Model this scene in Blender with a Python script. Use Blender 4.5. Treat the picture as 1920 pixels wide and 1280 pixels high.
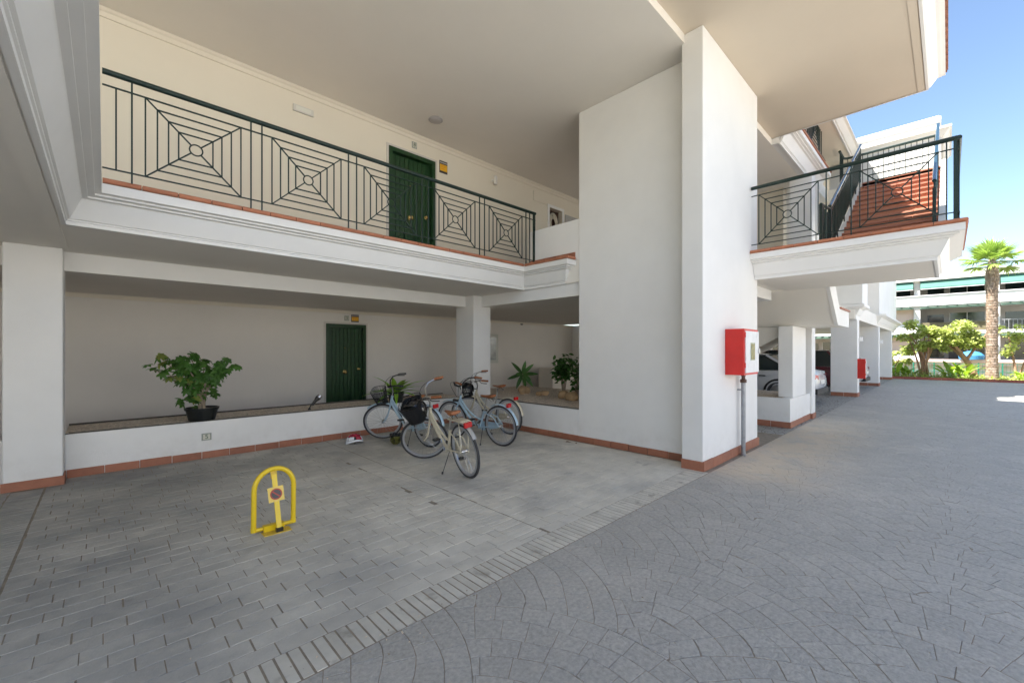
import bpy, bmesh, math, random
from mathutils import Vector, Matrix
random.seed(7)
R = math.radians
for o in list(bpy.data.objects): bpy.data.objects.remove(o)
SC = bpy.context.scene
COL = SC.collection

# ---------------------------------------------------------------- camera
cam_d = bpy.data.cameras.new('camera'); CAM = bpy.data.objects.new('camera', cam_d); COL.objects.link(CAM)
CAM.location = (0, 0, 1.55)
CAM.rotation_euler = (R(90), 0, -math.atan2(.6951, .7189))
cam_d.sensor_fit = 'HORIZONTAL'; cam_d.sensor_width = 36
cam_d.lens = 791 / 1920 * 36
cam_d.shift_y = 17.5 / 1920
cam_d.clip_start = .05; cam_d.clip_end = 3000
SC.camera = CAM
# ---------------------------------------------------------------- sky and sun
SUN_DIR = Vector((-.42, .36, .83)).normalized()          # towards the sun
elev = math.asin(SUN_DIR.z)
wd = bpy.data.worlds.new('World'); SC.world = wd; wd.use_nodes = True
nt = wd.node_tree
sky = nt.nodes.new('ShaderNodeTexSky'); sky.sky_type = 'NISHITA'; sky.sun_disc = False
sky.sun_elevation = elev; sky.sun_rotation = math.atan2(SUN_DIR.x, SUN_DIR.y)
sky.altitude = 50; sky.air_density = 1.0; sky.dust_density = .35; sky.ozone_density = 1.0
bg = nt.nodes['Background']; bg.inputs['Strength'].default_value = .074
nt.links.new(sky.outputs['Color'], bg.inputs['Color'])
sd = bpy.data.lights.new('sun', 'SUN'); sd.energy = 5.0; sd.angle = R(.5); sd.color = (1, .965, .91)
so = bpy.data.objects.new('sun', sd); COL.objects.link(so)
so.rotation_euler = SUN_DIR.to_track_quat('Z', 'Y').to_euler(); so.location = SUN_DIR * 60
# ---------------------------------------------------------------- exposure and engine
SC.view_settings.view_transform = 'Standard'; SC.view_settings.look = 'None'
SC.view_settings.exposure = 2.04; SC.view_settings.gamma = 1
SC.render.engine = 'CYCLES'
cy = SC.cycles
cy.use_denoising = True
try: cy.denoiser = 'OPENIMAGEDENOISE'
except Exception: pass
cy.use_adaptive_sampling = True; cy.adaptive_threshold = .02
cy.max_bounces = 8; cy.diffuse_bounces = 5; cy.glossy_bounces = 4; cy.transmission_bounces = 6; cy.transparent_max_bounces = 8
cy.caustics_reflective = False; cy.caustics_refractive = False
cy.sample_clamp_indirect = 8

# ================================================================= helpers
def lin(c):
    return tuple(((v / 12.92) if v <= .04045 else ((v + .055) / 1.055) ** 2.4) for v in c)
MATS = {}
def mat(name, col, rough=.7, var=.0, vscale=3.0, bump=.0, bscale=150., metal=0., spec=.5, rnd=0., col2=None, c2scale=2.0, c2lo=.5, c2hi=.7, detail=5, coat=0., alpha=None, trans=0., world=False, leafy=0.):
    """Principled material with object-space noise for colour variation, a second tone, per-piece tint and bump."""
    if name in MATS: return MATS[name]
    m = bpy.data.materials.new(name); MATS[name] = m; m.use_nodes = True
    t = m.node_tree; N = t.nodes; L = t.links
    b = N['Principled BSDF']
    b.inputs['Roughness'].default_value = rough; b.inputs['Metallic'].default_value = metal
    b.inputs['Specular IOR Level'].default_value = spec
    if coat: b.inputs['Coat Weight'].default_value = coat; b.inputs['Coat Roughness'].default_value = .05
    if trans: b.inputs['Transmission Weight'].default_value = trans
    tc = N.new('ShaderNodeTexCoord'); SRC = tc.outputs['Object']
    if world: SRC = N.new('ShaderNodeNewGeometry').outputs['Position']
    base = N.new('ShaderNodeRGB'); base.outputs[0].default_value = (*col, 1)
    cur = base.outputs[0]
    if col2 is not None:
        n = N.new('ShaderNodeTexNoise'); n.inputs['Scale'].default_value = c2scale; n.inputs['Detail'].default_value = detail
        L.new(SRC, n.inputs['Vector'])
        mr = N.new('ShaderNodeMapRange'); mr.inputs['From Min'].default_value = c2lo; mr.inputs['From Max'].default_value = c2hi
        L.new(n.outputs['Fac'], mr.inputs['Value'])
        mx = N.new('ShaderNodeMix'); mx.data_type = 'RGBA'
        L.new(mr.outputs[0], mx.inputs['Factor']); L.new(cur, mx.inputs['A']); mx.inputs['B'].default_value = (*col2, 1)
        cur = mx.outputs['Result']
    if var or rnd:
        hsv = N.new('ShaderNodeHueSaturation'); L.new(cur, hsv.inputs['Color'])
        val = None
        if var:
            n = N.new('ShaderNodeTexNoise'); n.inputs['Scale'].default_value = vscale; n.inputs['Detail'].default_value = 6; n.inputs['Roughness'].default_value = .62
            L.new(SRC, n.inputs['Vector'])
            mr = N.new('ShaderNodeMapRange'); mr.inputs['From Min'].default_value = .25; mr.inputs['From Max'].default_value = .75
            mr.inputs['To Min'].default_value = 1 - var; mr.inputs['To Max'].default_value = 1 + var
            L.new(n.outputs['Fac'], mr.inputs['Value']); val = mr.outputs[0]
        if rnd:
            oi = N.new('ShaderNodeObjectInfo'); ge = N.new('ShaderNodeNewGeometry')
            ad = N.new('ShaderNodeMath'); ad.operation = 'ADD'; L.new(oi.outputs['Random'], ad.inputs[0]); L.new(ge.outputs['Random Per Island'], ad.inputs[1])
            fr = N.new('ShaderNodeMath'); fr.operation = 'FRACT'; L.new(ad.outputs[0], fr.inputs[0])
            mr2 = N.new('ShaderNodeMapRange'); mr2.inputs['To Min'].default_value = 1 - rnd; mr2.inputs['To Max'].default_value = 1 + rnd
            L.new(fr.outputs[0], mr2.inputs['Value'])
            if val is not None:
                mu = N.new('ShaderNodeMath'); mu.operation = 'MULTIPLY'; L.new(val, mu.inputs[0]); L.new(mr2.outputs[0], mu.inputs[1]); val = mu.outputs[0]
            else: val = mr2.outputs[0]
        L.new(val, hsv.inputs['Value']); cur = hsv.outputs['Color']
    L.new(cur, b.inputs['Base Color'])
    if bump:
        n = N.new('ShaderNodeTexNoise'); n.inputs['Scale'].default_value = bscale; n.inputs['Detail'].default_value = 4
        L.new(SRC, n.inputs['Vector'])
        bp = N.new('ShaderNodeBump'); bp.inputs['Strength'].default_value = bump; bp.inputs['Distance'].default_value = .01
        L.new(n.outputs['Fac'], bp.inputs['Height']); L.new(bp.outputs['Normal'], b.inputs['Normal'])
    if leafy:
        tr = N.new('ShaderNodeBsdfTranslucent'); ms = N.new('ShaderNodeMixShader'); ms.inputs[0].default_value = leafy
        br = N.new('ShaderNodeHueSaturation'); br.inputs['Value'].default_value = 1.5; br.inputs['Saturation'].default_value = 1.1
        L.new(cur, br.inputs['Color']); L.new(br.outputs[0], tr.inputs['Color'])
        L.new(b.outputs[0], ms.inputs[1]); L.new(tr.outputs[0], ms.inputs[2]); L.new(ms.outputs[0], N['Material Output'].inputs['Surface'])
    if alpha is not None: b.inputs['Alpha'].default_value = alpha
    return m

def layer(m, col, lims, nscale=2.0, nlo=.4, nhi=.6, amount=1.0):
    """mix an extra colour in where world position lies within lims {axis: (lo, lo_full, hi_full, hi)} times noise"""
    t = m.node_tree; N = t.nodes; L = t.links; b = N['Principled BSDF']
    ge = N.new('ShaderNodeNewGeometry'); sp = N.new('ShaderNodeSeparateXYZ'); L.new(ge.outputs['Position'], sp.inputs[0])
    n = N.new('ShaderNodeTexNoise'); n.inputs['Scale'].default_value = nscale; n.inputs['Detail'].default_value = 7; n.inputs['Roughness'].default_value = .65; L.new(ge.outputs['Position'], n.inputs['Vector'])
    mr = N.new('ShaderNodeMapRange'); mr.inputs['From Min'].default_value = nlo; mr.inputs['From Max'].default_value = nhi; mr.inputs['To Max'].default_value = amount; L.new(n.outputs['Fac'], mr.inputs['Value'])
    cur = mr.outputs[0]
    for ax, (a, a1, b1, b0) in lims.items():
        for f0, f1 in ((a, a1), (b0, b1)):
            if f0 is None: continue
            q = N.new('ShaderNodeMapRange'); q.interpolation_type = 'SMOOTHSTEP'; q.inputs['From Min'].default_value = min(f0,f1); q.inputs['From Max'].default_value = max(f0,f1)
            if f0 > f1: q.inputs['To Min'].default_value = 1; q.inputs['To Max'].default_value = 0
            L.new(sp.outputs[ax], q.inputs['Value'])
            mu = N.new('ShaderNodeMath'); mu.operation = 'MULTIPLY'; L.new(cur, mu.inputs[0]); L.new(q.outputs[0], mu.inputs[1]); cur = mu.outputs[0]
    src = b.inputs['Base Color'].links[0].from_socket
    mx = N.new('ShaderNodeMix'); mx.data_type = 'RGBA'; L.new(cur, mx.inputs['Factor']); L.new(src, mx.inputs['A']); mx.inputs['B'].default_value = (*col, 1)
    L.new(mx.outputs['Result'], b.inputs['Base Color'])
class MB:
    def __init__(s): s.v = []; s.f = []
    def add(s, vs, fs):
        k = len(s.v); s.v += [tuple(p) for p in vs]; s.f += [tuple(i + k for i in f) for f in fs]; return s
    def box(s, x0, y0, z0, x1, y1, z1, M=None):
        vs = [Vector(p) for p in ((x0,y0,z0),(x1,y0,z0),(x1,y1,z0),(x0,y1,z0),(x0,y0,z1),(x1,y0,z1),(x1,y1,z1),(x0,y1,z1))]
        if M: vs = [M @ p for p in vs]
        return s.add(vs, [(0,3,2,1),(4,5,6,7),(0,1,5,4),(1,2,6,5),(2,3,7,6),(3,0,4,7)])
    def cbox(s, x0, y0, z0, x1, y1, z1, c=.006, M=None):
        """box with chamfered upper and vertical edges"""
        def ring(d, z): return [(x0+d,y0,z),(x1-d,y0,z),(x1,y0+d,z),(x1,y1-d,z),(x1-d,y1,z),(x0+d,y1,z),(x0,y1-d,z),(x0,y0+d,z)]
        a = ring(c, z0); b = ring(c, z1 - c)
        t = [(x0+c*2,y0+c,z1),(x1-c*2,y0+c,z1),(x1-c,y0+c*2,z1),(x1-c,y1-c*2,z1),(x1-c*2,y1-c,z1),(x0+c*2,y1-c,z1),(x0+c,y1-c*2,z1),(x0+c,y0+c*2,z1)]
        vs = [Vector(p) for p in a + b + t]
        if M: vs = [M @ p for p in vs]
        fs = [tuple(range(7,-1,-1)), tuple(range(16,24))]
        for i in range(8):
            j = (i+1) % 8; fs += [(i,j,8+j,8+i),(8+i,8+j,16+j,16+i)]
        return s.add(vs, fs)
    def prism(s, pts, axis, a, b):
        """extrude polygon pts (2D) along axis from a to b. axis x: pts=(y,z); y: (x,z); z: (x,y)"""
        def mk(p, t):
            return (t,p[0],p[1]) if axis == 'x' else ((p[0],t,p[1]) if axis == 'y' else (p[0],p[1],t))
        n = len(pts)
        vs = [mk(p,a) for p in pts] + [mk(p,b) for p in pts]
        fs = [tuple(range(n)), tuple(range(2*n-1,n-1,-1))] + [(i,n+i,n+(i+1)%n,(i+1)%n) for i in range(n)]
        return s.add(vs, fs)
    def tube(s, pts, r, n=8, closed=False, caps=True):
        P = [Vector(p) for p in pts]; m = len(P)
        rr = r if isinstance(r, (list, tuple)) else [r]*m
        vs = []; prev = None
        for i in range(m):
            if closed: t = P[(i+1)%m] - P[i-1]
            else: t = P[min(i+1,m-1)] - P[max(i-1,0)]
            if t.length < 1e-9: t = Vector((0,0,1))
            t.normalize()
            if prev is None:
                u = t.cross(Vector((0,0,1)))
                if u.length < .05: u = t.cross(Vector((1,0,0)))
            else: u = prev - t * prev.dot(t)
            u.normalize(); prev = u; w = t.cross(u)
            for k in range(n):
                a = 2*math.pi*k/n; vs.append(P[i] + (u*math.cos(a) + w*math.sin(a))*rr[i])
        fs = []
        for i in range(m if closed else m-1):
            i2 = (i+1) % m
            for k in range(n):
                k2 = (k+1)%n; fs.append((i*n+k,i*n+k2,i2*n+k2,i2*n+k))
        if caps and not closed: fs += [tuple(range(n-1,-1,-1)), tuple((m-1)*n+k for k in range(n))]
        return s.add(vs, fs)
    def bar(s, a, b, w, h=None, up=(0,0,1)):
        """rectangular bar from a to b, w wide, h high"""
        a = Vector(a); b = Vector(b); h = h or w
        t = (b-a).normalized(); u = t.cross(Vector(up))
        if u.length < .05: u = t.cross(Vector((1,0,0)))
        u.normalize(); q = u.cross(t)
        vs = [p + u*i*w/2 + q*j*h/2 for p in (a,b) for i,j in ((-1,-1),(1,-1),(1,1),(-1,1))]
        return s.add(vs, [(0,1,2,3),(7,6,5,4),(0,4,5,1),(1,5,6,2),(2,6,7,3),(3,7,4,0)])
    def lathe(s, prof, c=(0,0,0), n=24, M=None, close=True):
        vs = []
        for r, z in prof:
            for k in range(n):
                a = 2*math.pi*k/n; p = Vector((r*math.cos(a), r*math.sin(a), z))
                if M: p = M @ p
                vs.append(p + Vector(c))
        m = len(prof); fs = []
        for i in range(m-1):
            for k in range(n):
                k2 = (k+1)%n; fs.append((i*n+k,i*n+k2,(i+1)*n+k2,(i+1)*n+k))
        if close: fs += [tuple(range(n-1,-1,-1)), tuple((m-1)*n+k for k in range(n))]
        return s.add(vs, fs)
    def cornice(s, path, prof, side=1, endcaps=True):
        """sweep prof [(offset, z)] along an XY path, offset to the left (side=1) or right, mitred"""
        P = [Vector((p[0],p[1])) for p in path]; n = len(P); nrm = []
        for i in range(n-1):
            t = (P[i+1]-P[i]).normalized(); nrm.append(Vector((-t.y,t.x))*side)
        vs = []
        for i in range(n):
            if i == 0: m = nrm[0]
            elif i == n-1: m = nrm[-1]
            else:
                m = nrm[i-1] + nrm[i]; m = m / max(.2, m.dot(nrm[i]))
            for o, z in prof: q = P[i] + m*o; vs.append((q.x,q.y,z))
        k = len(prof); fs = []
        for i in range(n-1):
            for j in range(k-1): fs.append((i*k+j,i*k+j+1,(i+1)*k+j+1,(i+1)*k+j))
        if endcaps: fs += [tuple(range(k)), tuple((n-1)*k+j for j in range(k-1,-1,-1))]
        return s.add(vs, fs)
    def xf(s, M):
        s.v = [tuple(M @ Vector(p)) for p in s.v]; return s
    def mesh(s, name, m, smooth=False, fix=True):
        me = bpy.data.meshes.new(name); me.from_pydata(s.v, [], s.f); me.update()
        if fix and len(s.f) < 60000:
            bm = bmesh.new(); bm.from_mesh(me); bmesh.ops.recalc_face_normals(bm, faces=bm.faces); bm.to_mesh(me); bm.free()
        if m is not None: me.materials.append(m)
        if smooth:
            me.polygons.foreach_set('use_smooth', [True]*len(me.polygons))
            if smooth != 'all':
                try: me.set_sharp_from_angle(angle=R(38))
                except Exception: pass
        return me
    def build(s, name, m, parent=None, smooth=False, fix=True):
        o = bpy.data.objects.new(name, s.mesh(name, m, smooth, fix)); COL.objects.link(o)
        if parent is not None: o.parent = parent
        return o

def tag(o, label=None, cat=None, group=None, kind=None):
    if label: o['label'] = label
    if cat: o['category'] = cat
    if group: o['group'] = group
    if kind: o['kind'] = kind
    return o
def thing(name, label, cat, group=None, loc=(0,0,0), rz=0):
    o = bpy.data.objects.new(name, None); COL.objects.link(o); o.location = loc; o.rotation_euler = (0,0,rz)
    o.empty_display_size = .1
    return tag(o, label, cat, group)
def inst(src_mesh, name, parent, loc=(0,0,0), rz=0):
    o = bpy.data.objects.new(name, src_mesh); COL.objects.link(o); o.location = loc; o.rotation_euler = (0,0,rz)
    if parent is not None: o.parent = parent
    return o
def proj(p):
    d = p[0]*.6951 + p[1]*.7189
    if d < .1: return None
    return (960 + 791*(p[0]*.7189 - p[1]*.6951)/d, 657.5 + 791*(1.55 - p[2])/d, d)
def seen(p, m=250):
    q = proj(p)
    return q is not None and -m < q[0] < 1920+m and -m < q[1] < 1280+m

# ================================================================= materials
WHITE  = mat('white_stucco', (.82,.81,.785), .85, var=.045, vscale=1.1, bump=.3, bscale=130)
WHITE2 = mat('cornice_stucco', (.82,.81,.785), .85, var=.03, vscale=2, bump=.12, bscale=260)
CREAM  = mat('cream_stucco', (.76,.70,.585), .85, var=.03, vscale=1.1, bump=.12, bscale=220)
CEIL   = mat('ceiling_plaster', (.83,.79,.72), .9, var=.03, vscale=.8, bump=.06, bscale=150)
TERRA  = mat('terracotta_tile', (.34,.135,.078), .6, var=.16, vscale=9, bump=.15, bscale=90, rnd=.12)
layer(WHITE, (.60,.57,.52), {2: (None,0,.12,.55)}, 5, .45, .75, .35)
COPT   = mat('coping_terracotta', (.43,.165,.088), .55, var=.16, vscale=9, bump=.15, bscale=90, rnd=.14)
ROOFW  = mat('roof_stucco', (.60,.58,.54), .85, var=.04, vscale=1.5, bump=.1, bscale=200)
PASS   = mat('passage_stucco', (.72,.685,.63), .85, var=.04, vscale=1.0, bump=.12, bscale=220)
EAVEP  = mat('eave_plaster', (.68,.60,.49), .9, var=.03, vscale=.8, bump=.06, bscale=150)
GROUT  = mat('white_grout', (.62,.58,.52), .9, var=.1, vscale=20)
DOORG  = mat('green_door_paint', (.013,.050,.015), .36, var=.3, vscale=14, bump=.12, bscale=60)
RAILG  = mat('dark_green_rail_paint', (.010,.026,.021), .4, var=.15, vscale=12, spec=.4)
BRASS  = mat('brass', (.75,.55,.22), .25, metal=1)
CHROME = mat('brushed_steel', (.62,.62,.62), .25, metal=1, var=.08, vscale=30)
RUBBER = mat('tyre_rubber', (.045,.045,.049), .75, var=.25, vscale=25)
BLACKP = mat('black_plastic', (.012,.012,.013), .4, var=.2, vscale=20)
SOIL   = mat('planting_soil', (.06,.04,.028), .95, var=.4, vscale=20, bump=.5, bscale=60)
GLASSD = mat('dark_window_glass', (.02,.025,.028), .06, spec=.8)
# ================================================================= ground
JOINT  = mat('paving_joint', (.29,.245,.185), .95, var=.3, vscale=12)
JOINTD = mat('drive_joint', (.30,.25,.195), .95, var=.3, vscale=9)
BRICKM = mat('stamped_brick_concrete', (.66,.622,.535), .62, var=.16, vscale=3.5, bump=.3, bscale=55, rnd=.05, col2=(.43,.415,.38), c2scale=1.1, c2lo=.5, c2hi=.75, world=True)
layer(BRICKM, (.27,.265,.25), {0: (None,0,.0,2.0)}, .9, .25, .6, .85); layer(BRICKM, (.20,.195,.18), {1: (5.2,6.6,9,None)}, 1.3, .3, .65, .7); layer(BRICKM, (.16,.15,.135), {}, 2.2, .64, .76, .6)  # patchy darker tone towards low X and the back, plus oil spots
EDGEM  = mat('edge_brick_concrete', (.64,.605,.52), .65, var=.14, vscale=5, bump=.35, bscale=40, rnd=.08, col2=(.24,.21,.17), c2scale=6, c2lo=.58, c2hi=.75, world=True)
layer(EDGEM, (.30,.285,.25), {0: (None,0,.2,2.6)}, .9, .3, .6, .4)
COBM   = mat('stamped_cobble_concrete', (.432,.412,.368), .7, var=.26, vscale=38, bump=.6, bscale=80, rnd=.05, col2=(.50,.47,.415), c2scale=.9, c2lo=.5, c2hi=.72, world=True)
layer(COBM, (.60,.50,.37), {0: (5.0,6.0,9.0,13), 1: (.6,1.7,3,None)}, 2.5, .28, .55, .9); layer(COBM, (.29,.265,.24), {}, 1.7, .6, .8, .5)
def paving_far(name, col, joint, vsc, stretch=(1,1,1)):
    m = mat(name, col, .6, var=.14, vscale=1.0, bump=.0)
    t = m.node_tree; N = t.nodes; L = t.links; b = N['Principled BSDF']
    tc = N.new('ShaderNodeTexCoord'); mp = N.new('ShaderNodeMapping'); mp.inputs['Scale'].default_value = stretch
    L.new(tc.outputs['Object'], mp.inputs['Vector'])
    vo = N.new('ShaderNodeTexVoronoi'); vo.feature = 'DISTANCE_TO_EDGE'; vo.inputs['Scale'].default_value = vsc
    L.new(mp.outputs[0], vo.inputs['Vector'])
    mr = N.new('ShaderNodeMapRange'); mr.inputs['From Min'].default_value = .015; mr.inputs['From Max'].default_value = .06
    L.new(vo.outputs['Distance'], mr.inputs['Value'])
    src = b.inputs['Base Color'].links[0].from_socket
    mx = N.new('ShaderNodeMix'); mx.data_type = 'RGBA'; L.new(mr.outputs[0], mx.inputs['Factor'])
    mx.inputs['A'].default_value = (*joint, 1); L.new(src, mx.inputs['B']); L.new(mx.outputs['Result'], b.inputs['Base Color'])
    bp = N.new('ShaderNodeBump'); bp.inputs['Strength'].default_value = .4; bp.inputs['Distance'].default_value = .006
    L.new(mr.outputs[0], bp.inputs['Height']); L.new(bp.outputs[0], b.inputs['Normal'])
    return m
COBFAR = paving_far('far_cobble_concrete', (.432,.412,.368), (.33,.295,.26), 6.2)
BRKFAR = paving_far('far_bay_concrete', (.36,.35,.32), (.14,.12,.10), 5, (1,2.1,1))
EARTH  = mat('garden_earth', (.20,.17,.11), .95, var=.3, vscale=.4, bump=.4, bscale=8, col2=(.07,.10,.03), c2scale=.5)

def sheet(name, x0, y0, x1, y1, z, m, kind='structure', parent=None):
    o = MB().add([(x0,y0,z),(x1,y0,z),(x1,y1,z),(x0,y1,z)], [(0,1,2,3)]).build(name, m, parent)
    if kind and parent is None: tag(o, kind=kind)
    return o
# terrain beyond the drive, dropping away towards the far building
g = MB()
xs = [-400,-60,31.75,34,44,58,140,900]; zs = [-.06,-.06,-.06,-.1,-.9,-1.15,-1.2,-1.2]
for i in range(len(xs)-1):
    g.add([(xs[i],-600,zs[i]),(xs[i+1],-600,zs[i+1]),(xs[i+1],600,zs[i+1]),(xs[i],600,zs[i])], [(0,1,2,3)])
tag(g.build('ground', EARTH), kind='structure')

drive = sheet('driveway', -14, -12, 31.6, 2.12, -.0028, JOINTD)
bay   = sheet('parking_bay', -14, 2.12, 9.0, 10.1, -.0028, JOINT)
sheet('parking_floor', 9.0, 2.12, 33, 10.1, -.002, BRKFAR)
# plain far paving that carries on where single stones are too small to pick apart
for nm, a in (('driveway_surface', (15,-12,31.6,2.12)), ('driveway_surface', (-14,-12,15,-2.6)), ('driveway_surface', (-14,-2.6,-2.2,2.12))):
    sheet(nm, a[0], a[1], a[2], a[3], -.001, COBFAR)

def brick_mesh(name, lx, ly, m, d=.003, c=.0012):
    """brick centred on the origin, top face at z=0"""
    b = MB(); x, y = lx/2, ly/2
    b.add([(-x,-y,-d),(x,-y,-d),(x,y,-d),(-x,y,-d),(-x+c,-y+c,0),(x-c,-y+c,0),(x-c,y-c,0),(-x+c,y-c,0)],
          [(4,5,6,7),(0,1,5,4),(1,2,6,5),(2,3,7,6),(3,0,4,7)])
    return b.mesh(name, m)
def place_pieces(cells, name, parent, m, limit=300, stuff_name=None):
    """cells: list of (cx,cy,lx,ly). Largest in the photo become objects, the rest one stuff mesh."""
    def size(c):
        q = proj((c[0],c[1],0)); return 0 if (q is None or not seen((c[0],c[1],0), 60)) else c[2]*c[3]/q[2]**3
    cells = sorted(cells, key=lambda c: -size(c))
    cache = {}
    for c in cells[:limit]:
        k = (round(c[2],3), round(c[3],3))
        if k not in cache: cache[k] = brick_mesh(name, k[0], k[1], m)
        o = inst(cache[k], name, parent, (c[0], c[1], random.uniform(-.0012,.0012)), random.gauss(0,.004))
        o.rotation_euler[0] = random.gauss(0,.0016); o.rotation_euler[1] = random.gauss(0,.0012)
    rest = cells[limit:]
    if rest:
        b = MB()
        for cx, cy, lx, ly in rest:
            x, y, c, d = lx/2, ly/2, .0012, .003; z = random.uniform(-.0012,.0012); t = random.gauss(0,.003)
            pts = [(-x,-y,-d),(x,-y,-d),(x,y,-d),(-x,y,-d),(-x+c,-y+c,z),(x-c,-y+c,z),(x-c,y-c,z),(-x+c,y-c,z)]
            b.add([(cx+p[0]-p[1]*t, cy+p[1]+p[0]*t, p[2]) for p in pts], [(4,5,6,7),(0,1,5,4),(1,2,6,5),(2,3,7,6),(3,0,4,7)])
        tag(b.build(stuff_name or name, m, parent, fix=False), kind='stuff')
# running-bond bricks of the bay
cells = []
BL, BW = .237, .1225
def bay_rows(x0, x1):
    y = 2.372; r = 0
    while y < 7.42:
        ph = (r % 2)*BL*.5 + random.uniform(-.02,.02)
        x = x0 - ph
        while x < x1:
            L = BL*random.uniform(.86,1.14)
            a, b = max(x, x0), min(x+L, x1)
            if b - a > .05: cells.append(((a+b)/2, y+BW/2, b-a-random.choice((.003,.005,.007,.009)), BW-.004))
            x += L
        y += BW; r += 1
bay_rows(-.475, 2.44); bay_rows(2.735, 5.80); bay_rows(-3.2, -.735)
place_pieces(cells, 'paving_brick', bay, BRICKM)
# soldier course along the drive and the two dividing strips
strip = []
x = -3.2
while x < 5.50:
    strip.append((x+.031, 2.245, .0505, .245)); x += .0615
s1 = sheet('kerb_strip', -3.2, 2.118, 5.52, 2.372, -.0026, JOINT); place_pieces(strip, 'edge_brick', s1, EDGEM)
strip = []; y = 2.372
while y < 7.4:
    strip.append((2.583, y+.031, .281, .056)); y += .0615
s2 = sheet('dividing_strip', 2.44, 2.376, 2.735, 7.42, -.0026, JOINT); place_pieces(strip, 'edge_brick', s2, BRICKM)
strip = []; y = 2.372
while y < 7.1:
    strip.append((-.61, y+.031, .245, .056)); y += .0615
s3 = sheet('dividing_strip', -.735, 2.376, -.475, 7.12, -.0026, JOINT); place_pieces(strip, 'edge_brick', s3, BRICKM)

# fan-pattern cobbles of the drive: concentric arcs in overlapping scales pointing along +X
RF, NR = 1.12, 8
W = RF/NR; SX = .5*RF
def prev_circles(p, i):
    for ii in (i-1, i-2, i-3):
        off = RF if ii % 2 else 0
        jf = (p[1] - off) / (2*RF)
        for j in (math.floor(jf), math.floor(jf)+1):
            yield (-3 + ii*SX, 2*RF*j + off)
def clip(poly, nx, ny, c):
    """keep the side where nx*x + ny*y >= c"""
    out = []
    for k in range(len(poly)):
        p, q = poly[k], poly[(k+1) % len(poly)]
        dp, dq = nx*p[0]+ny*p[1]-c, nx*q[0]+ny*q[1]-c
        if dp >= 0: out.append(p)
        if (dp >= 0) != (dq >= 0):
            t = dp/(dp-dq); out.append((p[0]+(q[0]-p[0])*t, p[1]+(q[1]-p[1])*t))
    return out
def cob_poly(poly, gap, c, d):
    cx = sum(p[0] for p in poly)/len(poly); cyy = sum(p[1] for p in poly)/len(poly)
    def ins(a):
        out = []
        for x, y in poly:
            l = math.hypot(x-cx,y-cyy); k = max(.2, 1 - a/max(l,.02)); out.append((cx+(x-cx)*k, cyy+(y-cyy)*k))
        return out
    lo = ins(gap); hi = ins(gap+c); n = len(poly); z = random.uniform(-.0018,.0012)
    vs = [(x,y,-d) for x,y in lo] + [(x,y,z) for x,y in hi]
    return vs, [tuple(range(n,2*n))] + [(k,(k+1)%n,n+(k+1)%n,n+k) for k in range(n)]
stones = []
for i in range(0, 36):
    for j in range(-4, 4):
        c = (-3 + i*SX, 2*RF*j + (RF if i % 2 else 0))
        if not (-2.4 < c[0] + RF and c[0] - RF < 15.1 and c[1] - RF < 2.2 and c[1] + RF > -2.7): continue
        for k in range(NR):
            r0, r1 = k*W, (k+1)*W; rm = (r0+r1)/2
            na = max(6, round(2*math.pi*rm/(.155))); a0 = random.random()*6
            da = 2*math.pi/na
            cuts = [a0 + q*da + random.uniform(-.13,.13)*da for q in range(na)]
            for q in range(na):
                u0 = cuts[q]; u1 = cuts[(q+1)%na] + (2*math.pi if q == na-1 else 0)
                um = (u0+u1)/2
                pm = (c[0]+rm*math.cos(um), c[1]+rm*math.sin(um))
                poly = []
                for rr, aa in ((r0,u0),(r1,u0),(r1,um),(r1,u1),(r0,u1),(r0,um)):
                    if rr < 1e-6 and len(poly) and poly[-1] == (c[0],c[1]): continue
                    bi = round(rr/W); rr += 0 if bi in (0,NR) else W*.09*math.sin(5*aa + i*3 + j*5 + bi*2) + W*.05*math.sin(11*aa + bi)
                    poly.append((c[0]+rr*math.cos(aa), c[1]+rr*math.sin(aa)))
                np = poly
                gx = sum(p[0] for p in np)/len(np); gy = sum(p[1] for p in np)/len(np)
                for cc in prev_circles((gx,gy), i):
                    dx, dy = gx-cc[0], gy-cc[1]; d = math.hypot(dx,dy)
                    if d < 1e-4 or d > RF+.25: continue
                    nx, ny = dx/d, dy/d
                    np = clip(np, nx, ny, nx*cc[0]+ny*cc[1]+RF)
                    if len(np) < 3: break
                if len(np) >= 3: np = clip(np, 0, -1, -2.114)
                if len(np) < 3: continue
                A = 0
                for a in range(len(np)):
                    b = (a+1) % len(np); A += np[a][0]*np[b][1]-np[b][0]*np[a][1]
                A /= 2
                A = abs(A)
                if A < .00015: continue
                pm = (sum(p[0] for p in np)/len(np), sum(p[1] for p in np)/len(np))
                if pm[0] > 15.0: continue
                stones.append((pm, A, np))
vis = [s for s in stones if s[0][0] > -2.25 and s[0][1] > -2.65]
vis.sort(key=lambda s: -(s[1]/proj((s[0][0],s[0][1],0))[2]**3 if seen((s[0][0],s[0][1],0),40) else 0))
for pm, A, np in vis[:300]:
    vs, fs = cob_poly(np, .0020, .0022, .003)
    vs = [(x-pm[0], y-pm[1], z) for x,y,z in vs]
    o = MB().add(vs, fs).build('cobble', COBM, drive, fix=False); o.location = (pm[0], pm[1], 0)
b = MB()
for pm, A, np in vis[300:]:
    b.add(*cob_poly(np, .0020, .0022, .003))
tag(b.build('cobble', COBM, drive, fix=False), kind='stuff')
sheet('driveway_underlay', -2.2, -2.6, 15, 2.12, -.0045, COBFAR) if False else None

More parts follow.
